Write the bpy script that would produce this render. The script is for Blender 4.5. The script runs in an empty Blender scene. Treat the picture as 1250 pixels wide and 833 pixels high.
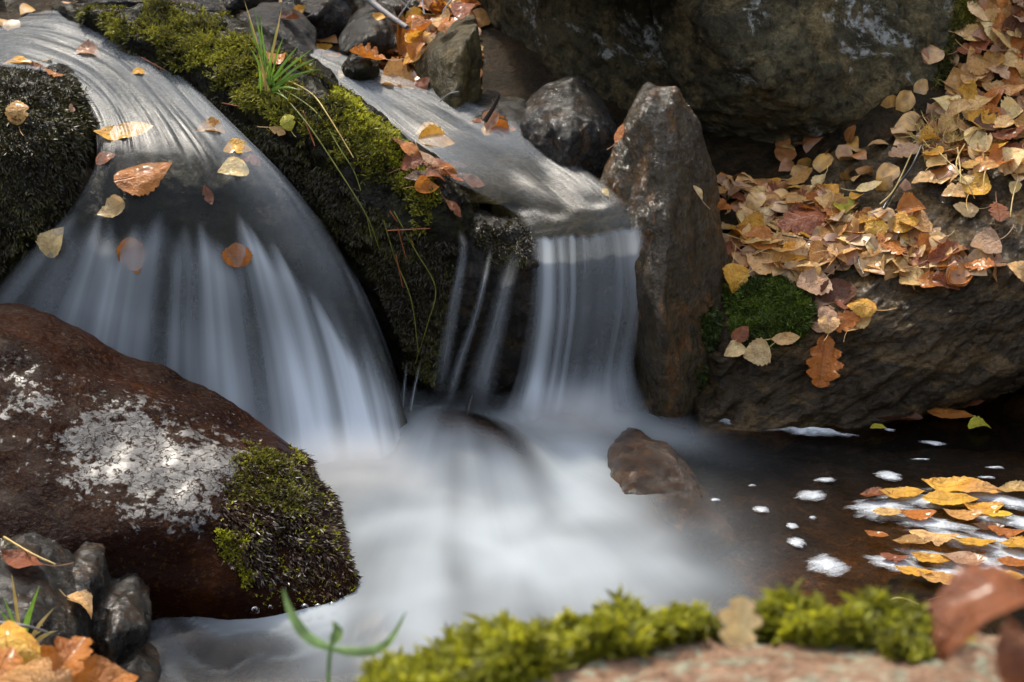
import bpy, bmesh, math, random
import numpy as np
from mathutils import Vector, Matrix
from mathutils.bvhtree import BVHTree

SC = bpy.context.scene
COL = SC.collection
R = math.radians
rng = np.random.default_rng(11)
random.seed(5)

# ------------------------------------------------------------------ camera
W0, H0 = 1250.0, 833.0
LENS, PITCH = 77.0, R(25)
CAM = np.array([0.0, -2.7, 1.44])
FPX = W0 * LENS / 36.0
FWD = np.array([0, math.cos(PITCH), -math.sin(PITCH)])
UPV = np.array([0, math.sin(PITCH), math.cos(PITCH)])
RGT = np.array([1.0, 0, 0])
cd = bpy.data.cameras.new('camera')
cam = bpy.data.objects.new('camera', cd); COL.objects.link(cam)
cam.location = CAM; cam.rotation_euler = (math.pi / 2 - PITCH, 0, 0)
cd.lens = LENS; cd.sensor_width = 36; cd.clip_start = 0.05; cd.clip_end = 200
cd.dof.use_dof = True; cd.dof.focus_distance = 3.0; cd.dof.aperture_fstop = 10.0
cd.dof.aperture_blades = 7
SC.camera = cam

# ------------------------------------------------------------------ light
SUN_DIR = Vector((-0.24, 0.62, 0.72)).normalized()
w = bpy.data.worlds.new('World'); SC.world = w; w.use_nodes = True
nt = w.node_tree; nt.nodes.clear()
sky = nt.nodes.new('ShaderNodeTexSky'); sky.sky_type = 'NISHITA'; sky.sun_disc = False
sky.sun_elevation = math.asin(SUN_DIR.z); sky.sun_rotation = math.atan2(SUN_DIR.x, SUN_DIR.y)
sky.air_density = 1.2; sky.dust_density = 2.5; sky.ozone_density = 1.0
bg = nt.nodes.new('ShaderNodeBackground'); bg.inputs[1].default_value = 0.15
out = nt.nodes.new('ShaderNodeOutputWorld')
hs = nt.nodes.new('ShaderNodeHueSaturation'); hs.inputs['Saturation'].default_value = .45
nt.links.new(sky.outputs[0], hs.inputs['Color']); nt.links.new(hs.outputs[0], bg.inputs[0]); nt.links.new(bg.outputs[0], out.inputs[0])
sd = bpy.data.lights.new('sun', 'SUN'); sd.energy = 1.6; sd.angle = R(5); sd.color = (1, 0.91, 0.77)
sun = bpy.data.objects.new('sun', sd); COL.objects.link(sun)
sun.rotation_euler = SUN_DIR.to_track_quat('Z', 'Y').to_euler(); sun.location = (-3, 4, 6)
SC.view_settings.view_transform = 'Standard'; SC.view_settings.look = 'None'
SC.view_settings.exposure = 1.98; SC.view_settings.gamma = 1
SC.render.engine = 'CYCLES'
SC.cycles.use_denoising = True; SC.cycles.denoising_prefilter = 'ACCURATE'
SC.cycles.max_bounces = 8; SC.cycles.transparent_max_bounces = 16
SC.cycles.diffuse_bounces = 3; SC.cycles.glossy_bounces = 3
SC.cycles.caustics_reflective = False; SC.cycles.caustics_refractive = False
SC.cycles.sample_clamp_indirect = 4

# ------------------------------------------------------------------ pixel helpers
def ray(px, py):
    return FWD + RGT * ((px - W0 / 2) / FPX) + UPV * ((H0 / 2 - py) / FPX)
def at(px, py, Y):
    d = ray(px, py); return CAM + d * ((Y - CAM[1]) / d[1])
def atz(px, py, z):
    d = ray(px, py); return CAM + d * ((z - CAM[2]) / d[2])
def atd(px, py, dep):
    return CAM + ray(px, py) * dep
def proj(P):
    Q = np.asarray(P, float) - CAM
    dep = Q @ FWD
    return W0 / 2 + (Q @ RGT) / dep * FPX, H0 / 2 - (Q @ UPV) / dep * FPX

# ------------------------------------------------------------------ numpy noise
_perm = np.random.default_rng(3).permutation(256); _perm = np.concatenate([_perm, _perm, _perm])
_g = np.random.default_rng(4).normal(size=(256, 3)); _g /= np.linalg.norm(_g, axis=1)[:, None]
def pn(P):
    P = np.asarray(P, float)
    I = np.floor(P).astype(int); F = P - I; I &= 255
    U = F * F * F * (F * (F * 6 - 15) + 10)
    res = 0
    for dx in (0, 1):
        for dy in (0, 1):
            for dz in (0, 1):
                h = _perm[_perm[_perm[(I[:, 0] + dx) & 255] + ((I[:, 1] + dy) & 255)] + ((I[:, 2] + dz) & 255)]
                g = _g[h]
                d = g[:, 0] * (F[:, 0] - dx) + g[:, 1] * (F[:, 1] - dy) + g[:, 2] * (F[:, 2] - dz)
                wt = (U[:, 0] if dx else 1 - U[:, 0]) * (U[:, 1] if dy else 1 - U[:, 1]) * (U[:, 2] if dz else 1 - U[:, 2])
                res = res + wt * d
    return res * 1.6
def fbm(P, o=4, gain=.5):
    s = 0; a = 1; P = np.asarray(P, float)
    for i in range(o):
        s = s + a * pn(P * (2 ** i) + i * 17.3); a *= gain
    return s
def pn2(u, v, seed=0.0):
    u, v = np.broadcast_arrays(u, v)
    sh = u.shape
    return pn(np.stack([u.ravel(), v.ravel(), np.full(u.size, seed + .37)], 1)).reshape(sh)
def smooth(a, b, x):
    t = np.clip((x - a) / (b - a), 0, 1); return t * t * (3 - 2 * t)

# ------------------------------------------------------------------ object helpers
def tag(o, label=None, cat=None, group=None, kind=None):
    if label: o['label'] = label
    if cat: o['category'] = cat
    if group: o['group'] = group
    if kind: o['kind'] = kind
    return o
def link(name, me, m=None, parent=None):
    o = bpy.data.objects.new(name, me); COL.objects.link(o)
    if m is not None: me.materials.clear(); me.materials.append(m)
    if parent is not None: o.parent = parent
    return o
def mesh_np(name, V, F, smoothsh=True, attrs=None, uv=None):
    V = np.asarray(V, np.float32); F = np.asarray(F, np.int32)
    me = bpy.data.meshes.new(name)
    k = F.shape[1]
    me.vertices.add(len(V)); me.vertices.foreach_set('co', V.ravel())
    me.loops.add(F.size); me.loops.foreach_set('vertex_index', F.ravel())
    me.polygons.add(len(F))
    me.polygons.foreach_set('loop_start', np.arange(0, F.size, k, dtype=np.int32))
    try: me.polygons.foreach_set('loop_total', np.full(len(F), k, np.int32))
    except Exception: pass
    me.polygons.foreach_set('use_smooth', np.full(len(F), smoothsh))
    me.update(calc_edges=True); me.validate()
    for nm, arr in (attrs or {}).items():
        a = me.attributes.new(nm, 'FLOAT', 'POINT'); a.data.foreach_set('value', np.asarray(arr, np.float32).ravel())
    if uv is not None:
        l = me.uv_layers.new(name='flow')
        l.data.foreach_set('uv', np.asarray(uv, np.float32)[F.ravel()].ravel())
    return me
def settle(o, base=None):
    """put the object's origin at the base of its mesh"""
    me = o.data; n = len(me.vertices); v = np.empty(n * 3, np.float32); me.vertices.foreach_get('co', v); v = v.reshape(-1, 3)
    c = np.array([v[:, 0].mean(), v[:, 1].mean(), v[:, 2].min()]) if base is None else np.asarray(base)
    me.vertices.foreach_set('co', (v - c).astype(np.float32).ravel()); me.update(); o.location = c
    return o
def grid_faces(nu, nv):
    i = np.arange(nu - 1)[:, None] * nv + np.arange(nv - 1)[None, :]
    i = i.ravel()
    return np.stack([i, i + nv, i + nv + 1, i + 1], 1)
def in_poly(px, py, poly):
    poly = np.asarray(poly, float); r = np.zeros(px.shape, bool); j = len(poly) - 1
    for i in range(len(poly)):
        xi, yi = poly[i]; xj, yj = poly[j]
        c = ((yi > py) != (yj > py)) & (px < (xj - xi) * (py - yi) / (yj - yi + 1e-12) + xi)
        r ^= c; j = i
    return r
def poly_sd(px, py, poly):
    """signed pixel distance, positive inside"""
    poly = np.asarray(poly, float); d = np.full(px.shape, 1e9)
    for i in range(len(poly)):
        a = poly[i - 1]; b = poly[i]; ab = b - a
        t = np.clip(((px - a[0]) * ab[0] + (py - a[1]) * ab[1]) / (ab @ ab + 1e-9), 0, 1)
        d = np.minimum(d, np.hypot(px - a[0] - t * ab[0], py - a[1] - t * ab[1]))
    return np.where(in_poly(px, py, poly), d, -d)

# ------------------------------------------------------------------ materials
class N:
    def __init__(s, name):
        s.m = bpy.data.materials.new(name); s.m.use_nodes = True
        s.t = s.m.node_tree; s.t.nodes.clear()
        s.out = s.n('OutputMaterial')
    def n(s, typ, **kw):
        nd = s.t.nodes.new('ShaderNode' + typ)
        for k, v in kw.items(): setattr(nd, k, v)
        return nd
    def l(s, a, b): s.t.links.new(a, b)
    def set(s, sock, v):
        if hasattr(v, 'node'): s.l(v, sock)
        else: sock.default_value = v
    def coord(s, scale=(1, 1, 1), rot=(0, 0, 0), src='Object'):
        tc = s.n('TexCoord'); mp = s.n('Mapping'); s.l(tc.outputs[src], mp.inputs[0])
        mp.inputs['Scale'].default_value = scale; mp.inputs['Rotation'].default_value = rot
        return mp.outputs[0]
    def noise(s, vec, scale, detail=6, rough=.55, dist=0, out='Fac'):
        nd = s.n('TexNoise'); s.l(vec, nd.inputs['Vector']); nd.inputs['Scale'].default_value = scale
        nd.inputs['Detail'].default_value = detail; nd.inputs['Roughness'].default_value = rough; nd.inputs['Distortion'].default_value = dist
        return nd.outputs[out]
    def vor(s, vec, scale, feature='F1', out='Distance'):
        nd = s.n('TexVoronoi', feature=feature); s.l(vec, nd.inputs['Vector']); nd.inputs['Scale'].default_value = scale
        return nd.outputs[out]
    def ramp(s, fac, stops):
        nd = s.n('ValToRGB'); s.l(fac, nd.inputs[0]); e = nd.color_ramp.elements
        while len(e) < len(stops): e.new(.5)
        for el, (p, c) in zip(e, stops):
            el.position = p; el.color = (c, c, c, 1) if not hasattr(c, '__len__') else (*c[:3], 1)
        return nd.outputs[0]
    def mr(s, v, a, b, c, d, t='LINEAR'):
        nd = s.n('MapRange', interpolation_type=t); s.l(v, nd.inputs[0])
        for i, x in enumerate((a, b, c, d)): nd.inputs[i + 1].default_value = x
        return nd.outputs[0]
    def mix(s, f, a, b, blend='MIX'):
        nd = s.n('Mix', data_type='RGBA', blend_type=blend); s.set(nd.inputs[0], f)
        for k, v in ((6, a), (7, b)):
            if hasattr(v, 'node'): s.l(v, nd.inputs[k])
            else: nd.inputs[k].default_value = (*v[:3], 1)
        return nd.outputs[2]
    def math(s, op, a, b=0.0, c=0.0):
        nd = s.n('Math', operation=op); s.set(nd.inputs[0], a); s.set(nd.inputs[1], b)
        if op in ('MULTIPLY_ADD',): s.set(nd.inputs[2], c)
        return nd.outputs[0]
    def attr(s, name, out='Fac'):
        nd = s.n('Attribute', attribute_name=name); return nd.outputs[out]
    def bump(s, h, strength, dist, nrm=None):
        nd = s.n('Bump'); s.l(h, nd.inputs['Height']); nd.inputs['Strength'].default_value = strength; nd.inputs['Distance'].default_value = dist
        if nrm is not None: s.l(nrm, nd.inputs['Normal'])
        return nd.outputs[0]
    def pri(s, base, rough, nrm=None, spec=.5, coat=0, coatr=.1, coatn=None, trans=None):
        p = s.n('BsdfPrincipled')
        if hasattr(base, 'node'): s.l(base, p.inputs['Base Color'])
        else: p.inputs['Base Color'].default_value = (*base[:3], 1)
        s.set(p.inputs['Roughness'], rough)
        s.set(p.inputs['Specular IOR Level'], spec); s.set(p.inputs['Coat Weight'], coat); s.set(p.inputs['Coat Roughness'], coatr)
        if nrm is not None: s.l(nrm, p.inputs['Normal'])
        if coatn is not None: s.l(coatn, p.inputs['Coat Normal'])
        return p.outputs[0]
    def done(s, sh): s.l(sh, s.out.inputs[0]); return s.m

def rock_mat(name, dark, mid, stain, wet=.6, scale=6, bump=.5, fol=None, speck=.25, rlo=.18, rhi=.5, stain_lo=.5, stain_hi=.62, pale=None, fine=140, glint=.35, cro=.2):
    k = N(name); c = k.coord()
    cf = k.coord(scale=fol[0], rot=fol[1]) if fol else c
    a = k.noise(cf, scale, 9, .62, .6)
    col = k.ramp(a, [(.28, dark), (.5, tuple(.5 * (x + y) for x, y in zip(dark, mid))), (.72, mid)])
    b = k.noise(cf, scale * 2.3, 8, .65, 1.0)
    col = k.mix(k.mr(b, stain_lo, stain_hi, 0, .8), col, stain)
    sp = k.noise(c, 420, 3, .7)
    col = k.mix(speck, col, k.ramp(sp, [(.3, .15), (.5, .5), (.72, 1.0)]), 'OVERLAY')
    cav = k.noise(cf, scale * 9, 9, .72, .8)
    col = k.mix(k.mr(cav, .36, .5, .75, 0), col, tuple(.35 * x for x in dark))
    col = k.mix(.55, col, k.ramp(k.noise(c, 150, 5, .75), [(.32, .12), (.5, .5), (.7, .95)]), 'OVERLAY')
    if pale:
        pm = k.math('MULTIPLY', k.mr(k.noise(c, pale[1], 7, .7, .5), pale[2], pale[2] + .05, 0, 1), k.mr(k.noise(c, pale[1] * 9, 5, .7), .42, .55, 0, 1))
        col = k.mix(k.math('MULTIPLY', pm, pale[3]), col, pale[0])
    rr = k.mr(k.noise(c, scale * 1.7, 6, .6), .35, .65, rlo, rhi)
    n1 = k.bump(k.noise(cf, scale * 6, 12, .72, .4), bump, .045)
    n2 = k.bump(k.noise(cf, fine, 6, .7), bump, .009, n1)
    n3 = k.bump(k.noise(c, fine * .55, 5, .65), glint, .016, n1)
    return k.done(k.pri(col, rr, n2, .03, wet * .8, cro, n3))

# ------------------------------------------------------------------ rock builder
BVHS = []          # solid surfaces that things may lie on
def mesh_arrays(me):
    n = len(me.vertices); v = np.empty(n * 3, np.float32); me.vertices.foreach_get('co', v)
    nn = np.empty(n * 3, np.float32); me.vertices.foreach_get('normal', nn)
    return v.reshape(-1, 3).astype(float), nn.reshape(-1, 3).astype(float)
def tris_of(me):
    me.calc_loop_triangles(); t = np.empty(len(me.loop_triangles) * 3, np.int32); me.loop_triangles.foreach_get('vertices', t)
    return t.reshape(-1, 3)
def ring_hull(ring, front=(), d=.15, shrink=.72, extra=()):
    pts = [at(*p) for p in ring]; c = np.mean(pts, 0)
    bk = [c + (p - c) * shrink + np.array([0, d, 0]) for p in pts]
    return pts + bk + [at(*p) for p in front] + [np.asarray(e) for e in extra]
def rock(name, label, hulls, mat, voxel=.006, smooth_it=10, disp=((.010, 7, 4), (.003, 40, 3)), fol=None, cat='rock', attr_fn=None, group=None, solid=True, kind=None):
    bm = bmesh.new()
    for pts in hulls:
        b2 = bmesh.new()
        for p in pts: b2.verts.new(p)
        r = bmesh.ops.convex_hull(b2, input=b2.verts)
        bmesh.ops.delete(b2, geom=[v for v in b2.verts if not v.link_faces], context='VERTS')
        tmp = bpy.data.meshes.new('tmp'); b2.to_mesh(tmp); b2.free(); bm.from_mesh(tmp); bpy.data.meshes.remove(tmp)
    bmesh.ops.recalc_face_normals(bm, faces=bm.faces)
    me = bpy.data.meshes.new(name); bm.to_mesh(me); bm.free()
    o = bpy.data.objects.new(name, me); COL.objects.link(o)
    md = o.modifiers.new('r', 'REMESH'); md.mode = 'VOXEL'; md.voxel_size = voxel; md.use_smooth_shade = True
    ms = o.modifiers.new('s', 'SMOOTH'); ms.factor = .5; ms.iterations = smooth_it
    dg = bpy.context.evaluated_depsgraph_get()
    m2 = bpy.data.meshes.new_from_object(o.evaluated_get(dg)); m2.name = name
    o.modifiers.clear(); o.data = m2; bpy.data.meshes.remove(me); me = m2
    me.polygons.foreach_set('use_smooth', np.ones(len(me.polygons), bool))
    off = random.random() * 50
    for amp, fr, oc in disp:
        v, nn = mesh_arrays(me)
        q = v.copy()
        if fol is not None:
            q = q @ np.array(Matrix.Rotation(fol[1], 3, fol[2])).T; q = q * np.array(fol[0])
        f = fbm(q * fr + off, oc)
        if fr > 15: f = f - .35 * np.abs(f)
        v = v + nn * (amp * f)[:, None]
        me.vertices.foreach_set('co', v.astype(np.float32).ravel()); me.update()
    v, nn = mesh_arrays(me)
    if solid: BVHS.append((o, BVHTree.FromPolygons([Vector(x) for x in v], tris_of(me).tolist())))
    if attr_fn:
        a = me.attributes.new('patch', 'FLOAT', 'POINT'); a.data.foreach_set('value', np.asarray(attr_fn(v, nn), np.float32))
    me.materials.clear(); me.materials.append(mat)
    o['_w'] = 0; del o['_w']
    settle(o)
    if kind: tag(o, kind=kind)
    else: tag(o, label, cat, group)
    return o
def world_arrays(o):
    v, nn = mesh_arrays(o.data); return v + np.array(o.location), nn, tris_of(o.data)
def cast(px, py, only=None):
    d = Vector(ray(px, py)).normalized(); best = None
    for o, b in BVHS:
        if only is not None and o not in only: continue
        h = b.ray_cast(Vector(CAM), d)
        if h[0] is not None and (best is None or h[3] < best[2]): best = (h[0], h[1], h[3], o)
    if best is not None and best[1].dot(d) > 0: best = (best[0], -best[1], best[2], best[3])
    return best

# ================================================================== GROUND
def ground_z(x, y):
    bed = -.14 + .37 * smooth(.24, .36, y) + .10 * smooth(.5, 1.0, y)
    right = .20 + .95 * np.clip(y - .38, -.1, 2) * .8
    br = smooth(.44, .60, x) * smooth(.33, .45, y)
    z = bed * (1 - br) + np.maximum(bed, right) * br
    hill = np.clip(y - 1.05, 0, 40) * .72 + np.clip(np.abs(x) - 1.3, 0, 40) * .6
    fore = .45 * smooth(-.95, -1.35, y)
    return z + hill + np.where(y < -.9, fore + np.clip(-1.4 - y, 0, 20) * .05, 0)
m_ground = rock_mat('wet_soil', (.010, .007, .003), (.030, .020, .009), (.045, .025, .01), wet=.25, scale=9, bump=.6, rlo=.35, rhi=.7)
xs = np.concatenate([np.linspace(-25, -1.6, 50), np.linspace(-1.58, 1.6, 200), np.linspace(1.7, 25, 50)])
ys = np.concatenate([np.linspace(-20, -1.6, 40), np.linspace(-1.58, 1.8, 220), np.linspace(1.9, 30, 60)])
GX, GY = np.meshgrid(xs, ys, indexing='ij')
GZ = ground_z(GX, GY) + .02 * fbm(np.stack([GX.ravel() * 6, GY.ravel() * 6, 0 * GX.ravel()], 1), 4).reshape(GX.shape)
Vg = np.stack([GX, GY, GZ], -1).reshape(-1, 3)
og = link('ground', mesh_np('ground', Vg, grid_faces(len(xs), len(ys))), m_ground); tag(og, kind='structure')
BVHS.append((og, BVHTree.FromPolygons([Vector(x) for x in Vg], tris_of(og.data).tolist())))

# ================================================================== ROCKS
FOLS = ((1, .35, 3.0), R(25), 'Y')
m_boulder = rock_mat('boulder_stone', (.020, .017, .010), (.115, .098, .052), (.18, .13, .06), wet=.25, scale=5, bump=.75, rlo=.38, rhi=.65, speck=.35,
                     pale=((.40, .40, .37), 9, .575, .9), fine=110, glint=.3)
m_slab = rock_mat('slab_stone', (.014, .009, .004), (.078, .050, .021), (.17, .105, .04), wet=.7, scale=4, bump=.9, fol=((1, 1, 3.2), (0, R(-28), 0)), rlo=.3, rhi=.5, speck=.4, fine=90, glint=1.0, cro=.1)
m_pointed = rock_mat('pointed_stone', (.013, .009, .003), (.085, .054, .017), (.15, .064, .012), wet=1.2, scale=7, bump=.7, fol=((1.6, 1, .6), (0, R(15), 0)), rlo=.2, rhi=.45, speck=.35, stain_lo=.5, stain_hi=.6, fine=130, glint=.9, cro=.15)
m_dark = rock_mat('dark_wet_stone', (.005, .004, .003), (.022, .018, .012), (.045, .028, .010), wet=.9, scale=8, bump=.8, rlo=.15, rhi=.4, fine=110, glint=.7)
m_grey = rock_mat('grey_stone', (.016, .016, .017), (.045, .045, .047), (.08, .06, .04), wet=.5, scale=8, bump=.8, rlo=.3, rhi=.55, fine=120, glint=.6)
m_olive = rock_mat('olive_stone', (.016, .013, .005), (.075, .058, .022), (.10, .07, .025), wet=.4, scale=8, bump=.5, rlo=.3, rhi=.55)
m_crackle = rock_mat('crackled_wet_stone', (.007, .006, .005), (.034, .029, .022), (.07, .032, .008), wet=1, scale=10, bump=.9, rlo=.15, rhi=.35, fine=150, glint=1.0, cro=.12)
m_under = rock_mat('mossy_underlay', (.006, .005, .003), (.022, .018, .009), (.034, .032, .008), wet=.4, scale=12, bump=1, rlo=.2, rhi=.5, fine=100, glint=.9)
m_sub = rock_mat('amber_stone', (.008, .003, .0006), (.034, .012, .0018), (.075, .03, .005), wet=1, scale=9, bump=.6, rlo=.2, rhi=.4)

def front_mat():
    k = N('red_wet_stone'); c = k.coord()
    a = k.noise(c, 9, 9, .65, .5)
    red = k.ramp(a, [(.3, (.003, .0008, .0003)), (.55, (.011, .0026, .0006)), (.78, (.032, .009, .0012))])
    red = k.mix(k.mr(k.noise(c, 140, 4, .65), .56, .70, 0, .8), red, (.042, .017, .0022))
    g = k.ramp(k.noise(c, 40, 8, .7), [(.36, (.010, .008, .006)), (.64, (.040, .035, .032))])  # lighter grey for the glare patch: sheen put into the colour
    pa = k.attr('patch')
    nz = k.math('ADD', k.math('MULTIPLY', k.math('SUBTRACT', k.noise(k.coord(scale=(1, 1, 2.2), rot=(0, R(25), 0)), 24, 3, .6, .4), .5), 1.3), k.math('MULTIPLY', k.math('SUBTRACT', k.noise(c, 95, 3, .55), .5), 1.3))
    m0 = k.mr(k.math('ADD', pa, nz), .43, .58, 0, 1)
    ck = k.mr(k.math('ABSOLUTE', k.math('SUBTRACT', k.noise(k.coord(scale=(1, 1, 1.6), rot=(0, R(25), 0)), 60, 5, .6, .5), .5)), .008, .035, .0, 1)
    sp = k.math('MULTIPLY', k.mr(k.noise(c, 85, 3, .6), .66, .70, 0, 1), k.mr(pa, .05, .3, .15, 1))  # scattered specks in the same grey, small glints painted in
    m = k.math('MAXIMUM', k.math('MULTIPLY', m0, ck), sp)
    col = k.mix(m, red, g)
    cr = k.noise(c, 130, 5, .65, .4)
    n1 = k.bump(k.noise(c, 24, 4, .5), .12, .008)
    n2 = k.bump(cr, .8, .006, n1)
    n3 = k.bump(k.math('ADD', k.noise(c, 70, 4, .55), k.math('MULTIPLY', ck, .3)), .16, .006, n1)
    rough = k.mr(m, 0, 1, .22, .40)
    return k.done(k.pri(col, rough, n2, k.mr(m, 0, 1, .02, .25), k.mr(m, 0, 1, .03, .62), .42, n3))
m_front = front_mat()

great = rock('great_boulder', 'huge dark olive boulder with pale lichen flecks overhanging a black hollow at top right',
    [[at(*p) for p in [(960, 194, .62), (1060, 182, .60), (1138, 158, .60), (1192, 95, .64), (1218, 20, .69), (1230, -90, .77), (770, -30, .60), (872, 42, .53), (937, 103, .49), (835, 138, .60), (1130, 60, .63), (1010, 150, .53),
      (760, -110, .66), (1120, -100, .80), (850, 176, .70)]] + [np.array(p) for p in [(.24, 1.3, .24), (.75, 1.4, .3), (.26, 1.4, .8), (.7, 1.35, .85), (.35, .85, .85), (.6, .9, .85)]],
     [at(*p) for p in [(760, -40, .66), (866, 42, .57), (926, 103, .54), (835, 142, .62), (850, 184, .70), (572, -60, 1.05), (580, 60, 1.05), (588, 135, 1.0), (700, 176, .84)]] + [np.array(p) for p in [(.0, 1.5, .3), (.4, 1.4, .3), (.05, 1.5, .6), (.4, 1.4, .6)]],
     [np.array(p) for p in [(-.03, .84, .475), (.10, .47, .552), (.26, .45, .555), (.31, .60, .53), (-.10, 1.5, .46), (.5, 1.5, .46), (-.06, .95, .56), (.12, .78, .58), (.3, .75, .62), (0, 1.5, .6), (.5, 1.4, .66)]],  # unseen roof above the frame, added to keep sky off the left face
     [at(*p) for p in [(566, -70, 1.05), (604, -70, 1.02), (578, 60, 1.05), (612, 60, 1.03), (584, 150, 1.03), (616, 160, 1.0)]] + [np.array(p) for p in [(.0, 1.5, .1), (.15, 1.5, .1), (.0, 1.5, .6), (.15, 1.5, .6)]],
     [np.array(p) for p in [(-.05, 1.32, .05), (.45, 1.2, .05), (-.05, 1.32, .7), (.45, 1.2, .7), (-.05, 1.6, .05), (.45, 1.6, .05), (-.05, 1.6, .8), (.45, 1.6, .8)]]],
    m_boulder, voxel=.006, smooth_it=7, disp=((.018, 5, 5), (.007, 24, 4), (.003, 70, 2)), cat='boulder')
slab = rock('bank_slab', 'long wet brown slab along the right bank, grooved by layers and carrying a bed of leaves',
    [[atz(*p) for p in [(862, 235, .215), (1000, 200, .25), (1100, 172, .285), (1250, 118, .35), (1420, 90, .38), (872, 345, .16), (884, 430, .095), (960, 398, .135), (1060, 368, .165), (1150, 346, .19),
      (1250, 328, .205), (1420, 300, .22), (895, 475, .045), (1000, 468, .052), (1100, 436, .095), (1200, 402, .135), (855, 540, -.02), (1040, 530, -.012), (1150, 484, .03), (1250, 444, .075), (1420, 400, .11)]]
      + [np.array(p) for p in [(.3, .55, -.1), (.9, .6, .05), (1.2, .6, .1), (.3, .2, -.12), (.5, .18, -.1)]]],
    m_slab, voxel=.0048, smooth_it=14, disp=((.012, 6, 4), (.009, 14, 5), (.0035, 50, 3)), fol=((1, .6, 2.6), R(28), 'Y'), cat='slab')
pointed = rock('pointed_rock', 'tall pointed brown rock standing wet between the right cascade and the leaf bed',
    [ring_hull([(788, 100, .31), (826, 106, .31), (856, 150, .30), (876, 230, .28), (894, 330, .25), (899, 410, .22), (880, 470, .19), (860, 505, .17), (856, 580, .17),
      (757, 158, .31), (728, 218, .28), (752, 268, .25), (782, 330, .2), (780, 400, .17), (784, 470, .16), (800, 505, .15), (800, 580, .15)],
      [(800, 165, .25), (818, 285, .165), (806, 400, .105), (828, 480, .12), (872, 400, .18), (775, 240, .22)], .16)],
    m_pointed, voxel=.005, smooth_it=4, disp=((.009, 7, 4), (.0025, 30, 4), (.001, 90, 2)), fol=((1.5, 1.5, .7), R(0), 'Y'))
roundr = rock('rounded_rock', 'rounded dark wet rock with a shiny crackled top beside the upper stream',
    [ring_hull([(630, 142, .43), (662, 120, .43), (702, 116, .43), (738, 134, .43), (759, 166, .42), (753, 195, .4), (726, 220, .36), (700, 232, .33), (655, 220, .36), (636, 182, .4)], [(695, 165, .345), (690, 210, .325), (660, 150, .39)], .14)],
    m_crackle, voxel=.0045, smooth_it=10, disp=((.008, 10, 4), (.003, 45, 3)))
upper = rock('wedge_rock', 'olive brown wedge rock with a steep dark side below the sunlit leaf pile',
    [ring_hull([(503, 84, .62), (530, 54, .62), (566, 32, .62), (584, 28, .62), (590, 70, .6), (586, 128, .57), (556, 140, .53), (520, 122, .56)], [(562, 60, .54), (556, 134, .49), (540, 85, .55)], .12)],
    m_olive, voxel=.005, smooth_it=5, disp=((.006, 12, 4), (.002, 50, 3)))
rock('dark_rock', 'dark angular rock among leaves at the head of the upper stream',
    [ring_hull([(412, 48, .8), (430, 28, .8), (460, 20, .8), (484, 34, .8), (492, 60, .78), (450, 72, .76), (412, 66, .78)], [(450, 46, .73), (440, 62, .73)], .12)], m_dark, voxel=.006, smooth_it=5, disp=((.008, 12, 4), (.002, 60, 2)))
rock('pebbled_rock', 'small black speckled rock at the stream edge under a curled brown leaf',
    [ring_hull([(416, 82, .62), (432, 66, .62), (450, 66, .62), (463, 84, .61), (462, 105, .6), (420, 100, .6)], [(440, 84, .57)], .07)], m_under, voxel=.005, smooth_it=6, disp=((.004, 25, 3), (.003, 70, 2)))
rock('blue_grey_rock', 'blue grey rock behind the grass tuft on the far side of the mossy ridge',
    [ring_hull([(282, 36, .78), (300, 16, .78), (340, 14, .78), (372, 40, .74), (392, 68, .7), (392, 92, .68), (330, 90, .72), (290, 60, .76)], [(345, 45, .68), (370, 70, .66)], .12)], m_grey, voxel=.006, smooth_it=8, disp=((.008, 10, 4), (.002, 60, 2)))
rock('rough_rock', 'rough blue grey rock at the top edge behind the grass tuft',
    [ring_hull([(340, -20, 1.0), (420, -25, 1.0), (424, 30, .96), (400, 48, .93), (370, 44, .93), (350, 20, .95)], [(385, 20, .88)], .16)], m_grey, voxel=.007, smooth_it=5, disp=((.014, 10, 5), (.004, 45, 3)))
rock('shelf_rock', 'dry pale grey shelf of rock along the top edge behind the mossy ridge',
    [ring_hull([(80, -30, 1.0), (200, -35, 1.05), (262, -20, 1.0), (290, 16, .95), (230, 30, .9), (110, 22, .88)], [(200, 0, .86), (120, 4, .84)], .2)], m_grey, voxel=.008, smooth_it=6, disp=((.012, 8, 5), (.004, 40, 3)))
rock('speckled_rock', 'grey rock touching the top edge left of the rough rock',
    [ring_hull([(268, -25, .98), (330, -25, .98), (342, 10, .96), (300, 20, .92), (270, 14, .92)], [(300, -5, .9)], .12)], m_dark, voxel=.007, smooth_it=5, disp=((.01, 10, 4), (.003, 50, 3)))
rock('bedded_rock', 'black rock half sunk behind the wet branch at top centre',
    [ring_hull([(430, -30, 1.1), (520, -30, 1.1), (540, 10, 1.05), (500, 40, 1.0), (440, 30, 1.0)], [(480, 10, .95)], .2)], m_dark, voxel=.008, smooth_it=6, disp=((.012, 8, 4), (.003, 50, 3)))
rock('flat_rock', 'flat dark rock wedged behind the stream below the hollow',
    [ring_hull([(545, 140, .5), (600, 128, .52), (650, 140, .5), (650, 165, .45), (560, 158, .46)], [(600, 146, .44)], .1)], m_dark, voxel=.006, smooth_it=6, disp=((.006, 14, 3), (.002, 60, 2)))
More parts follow.
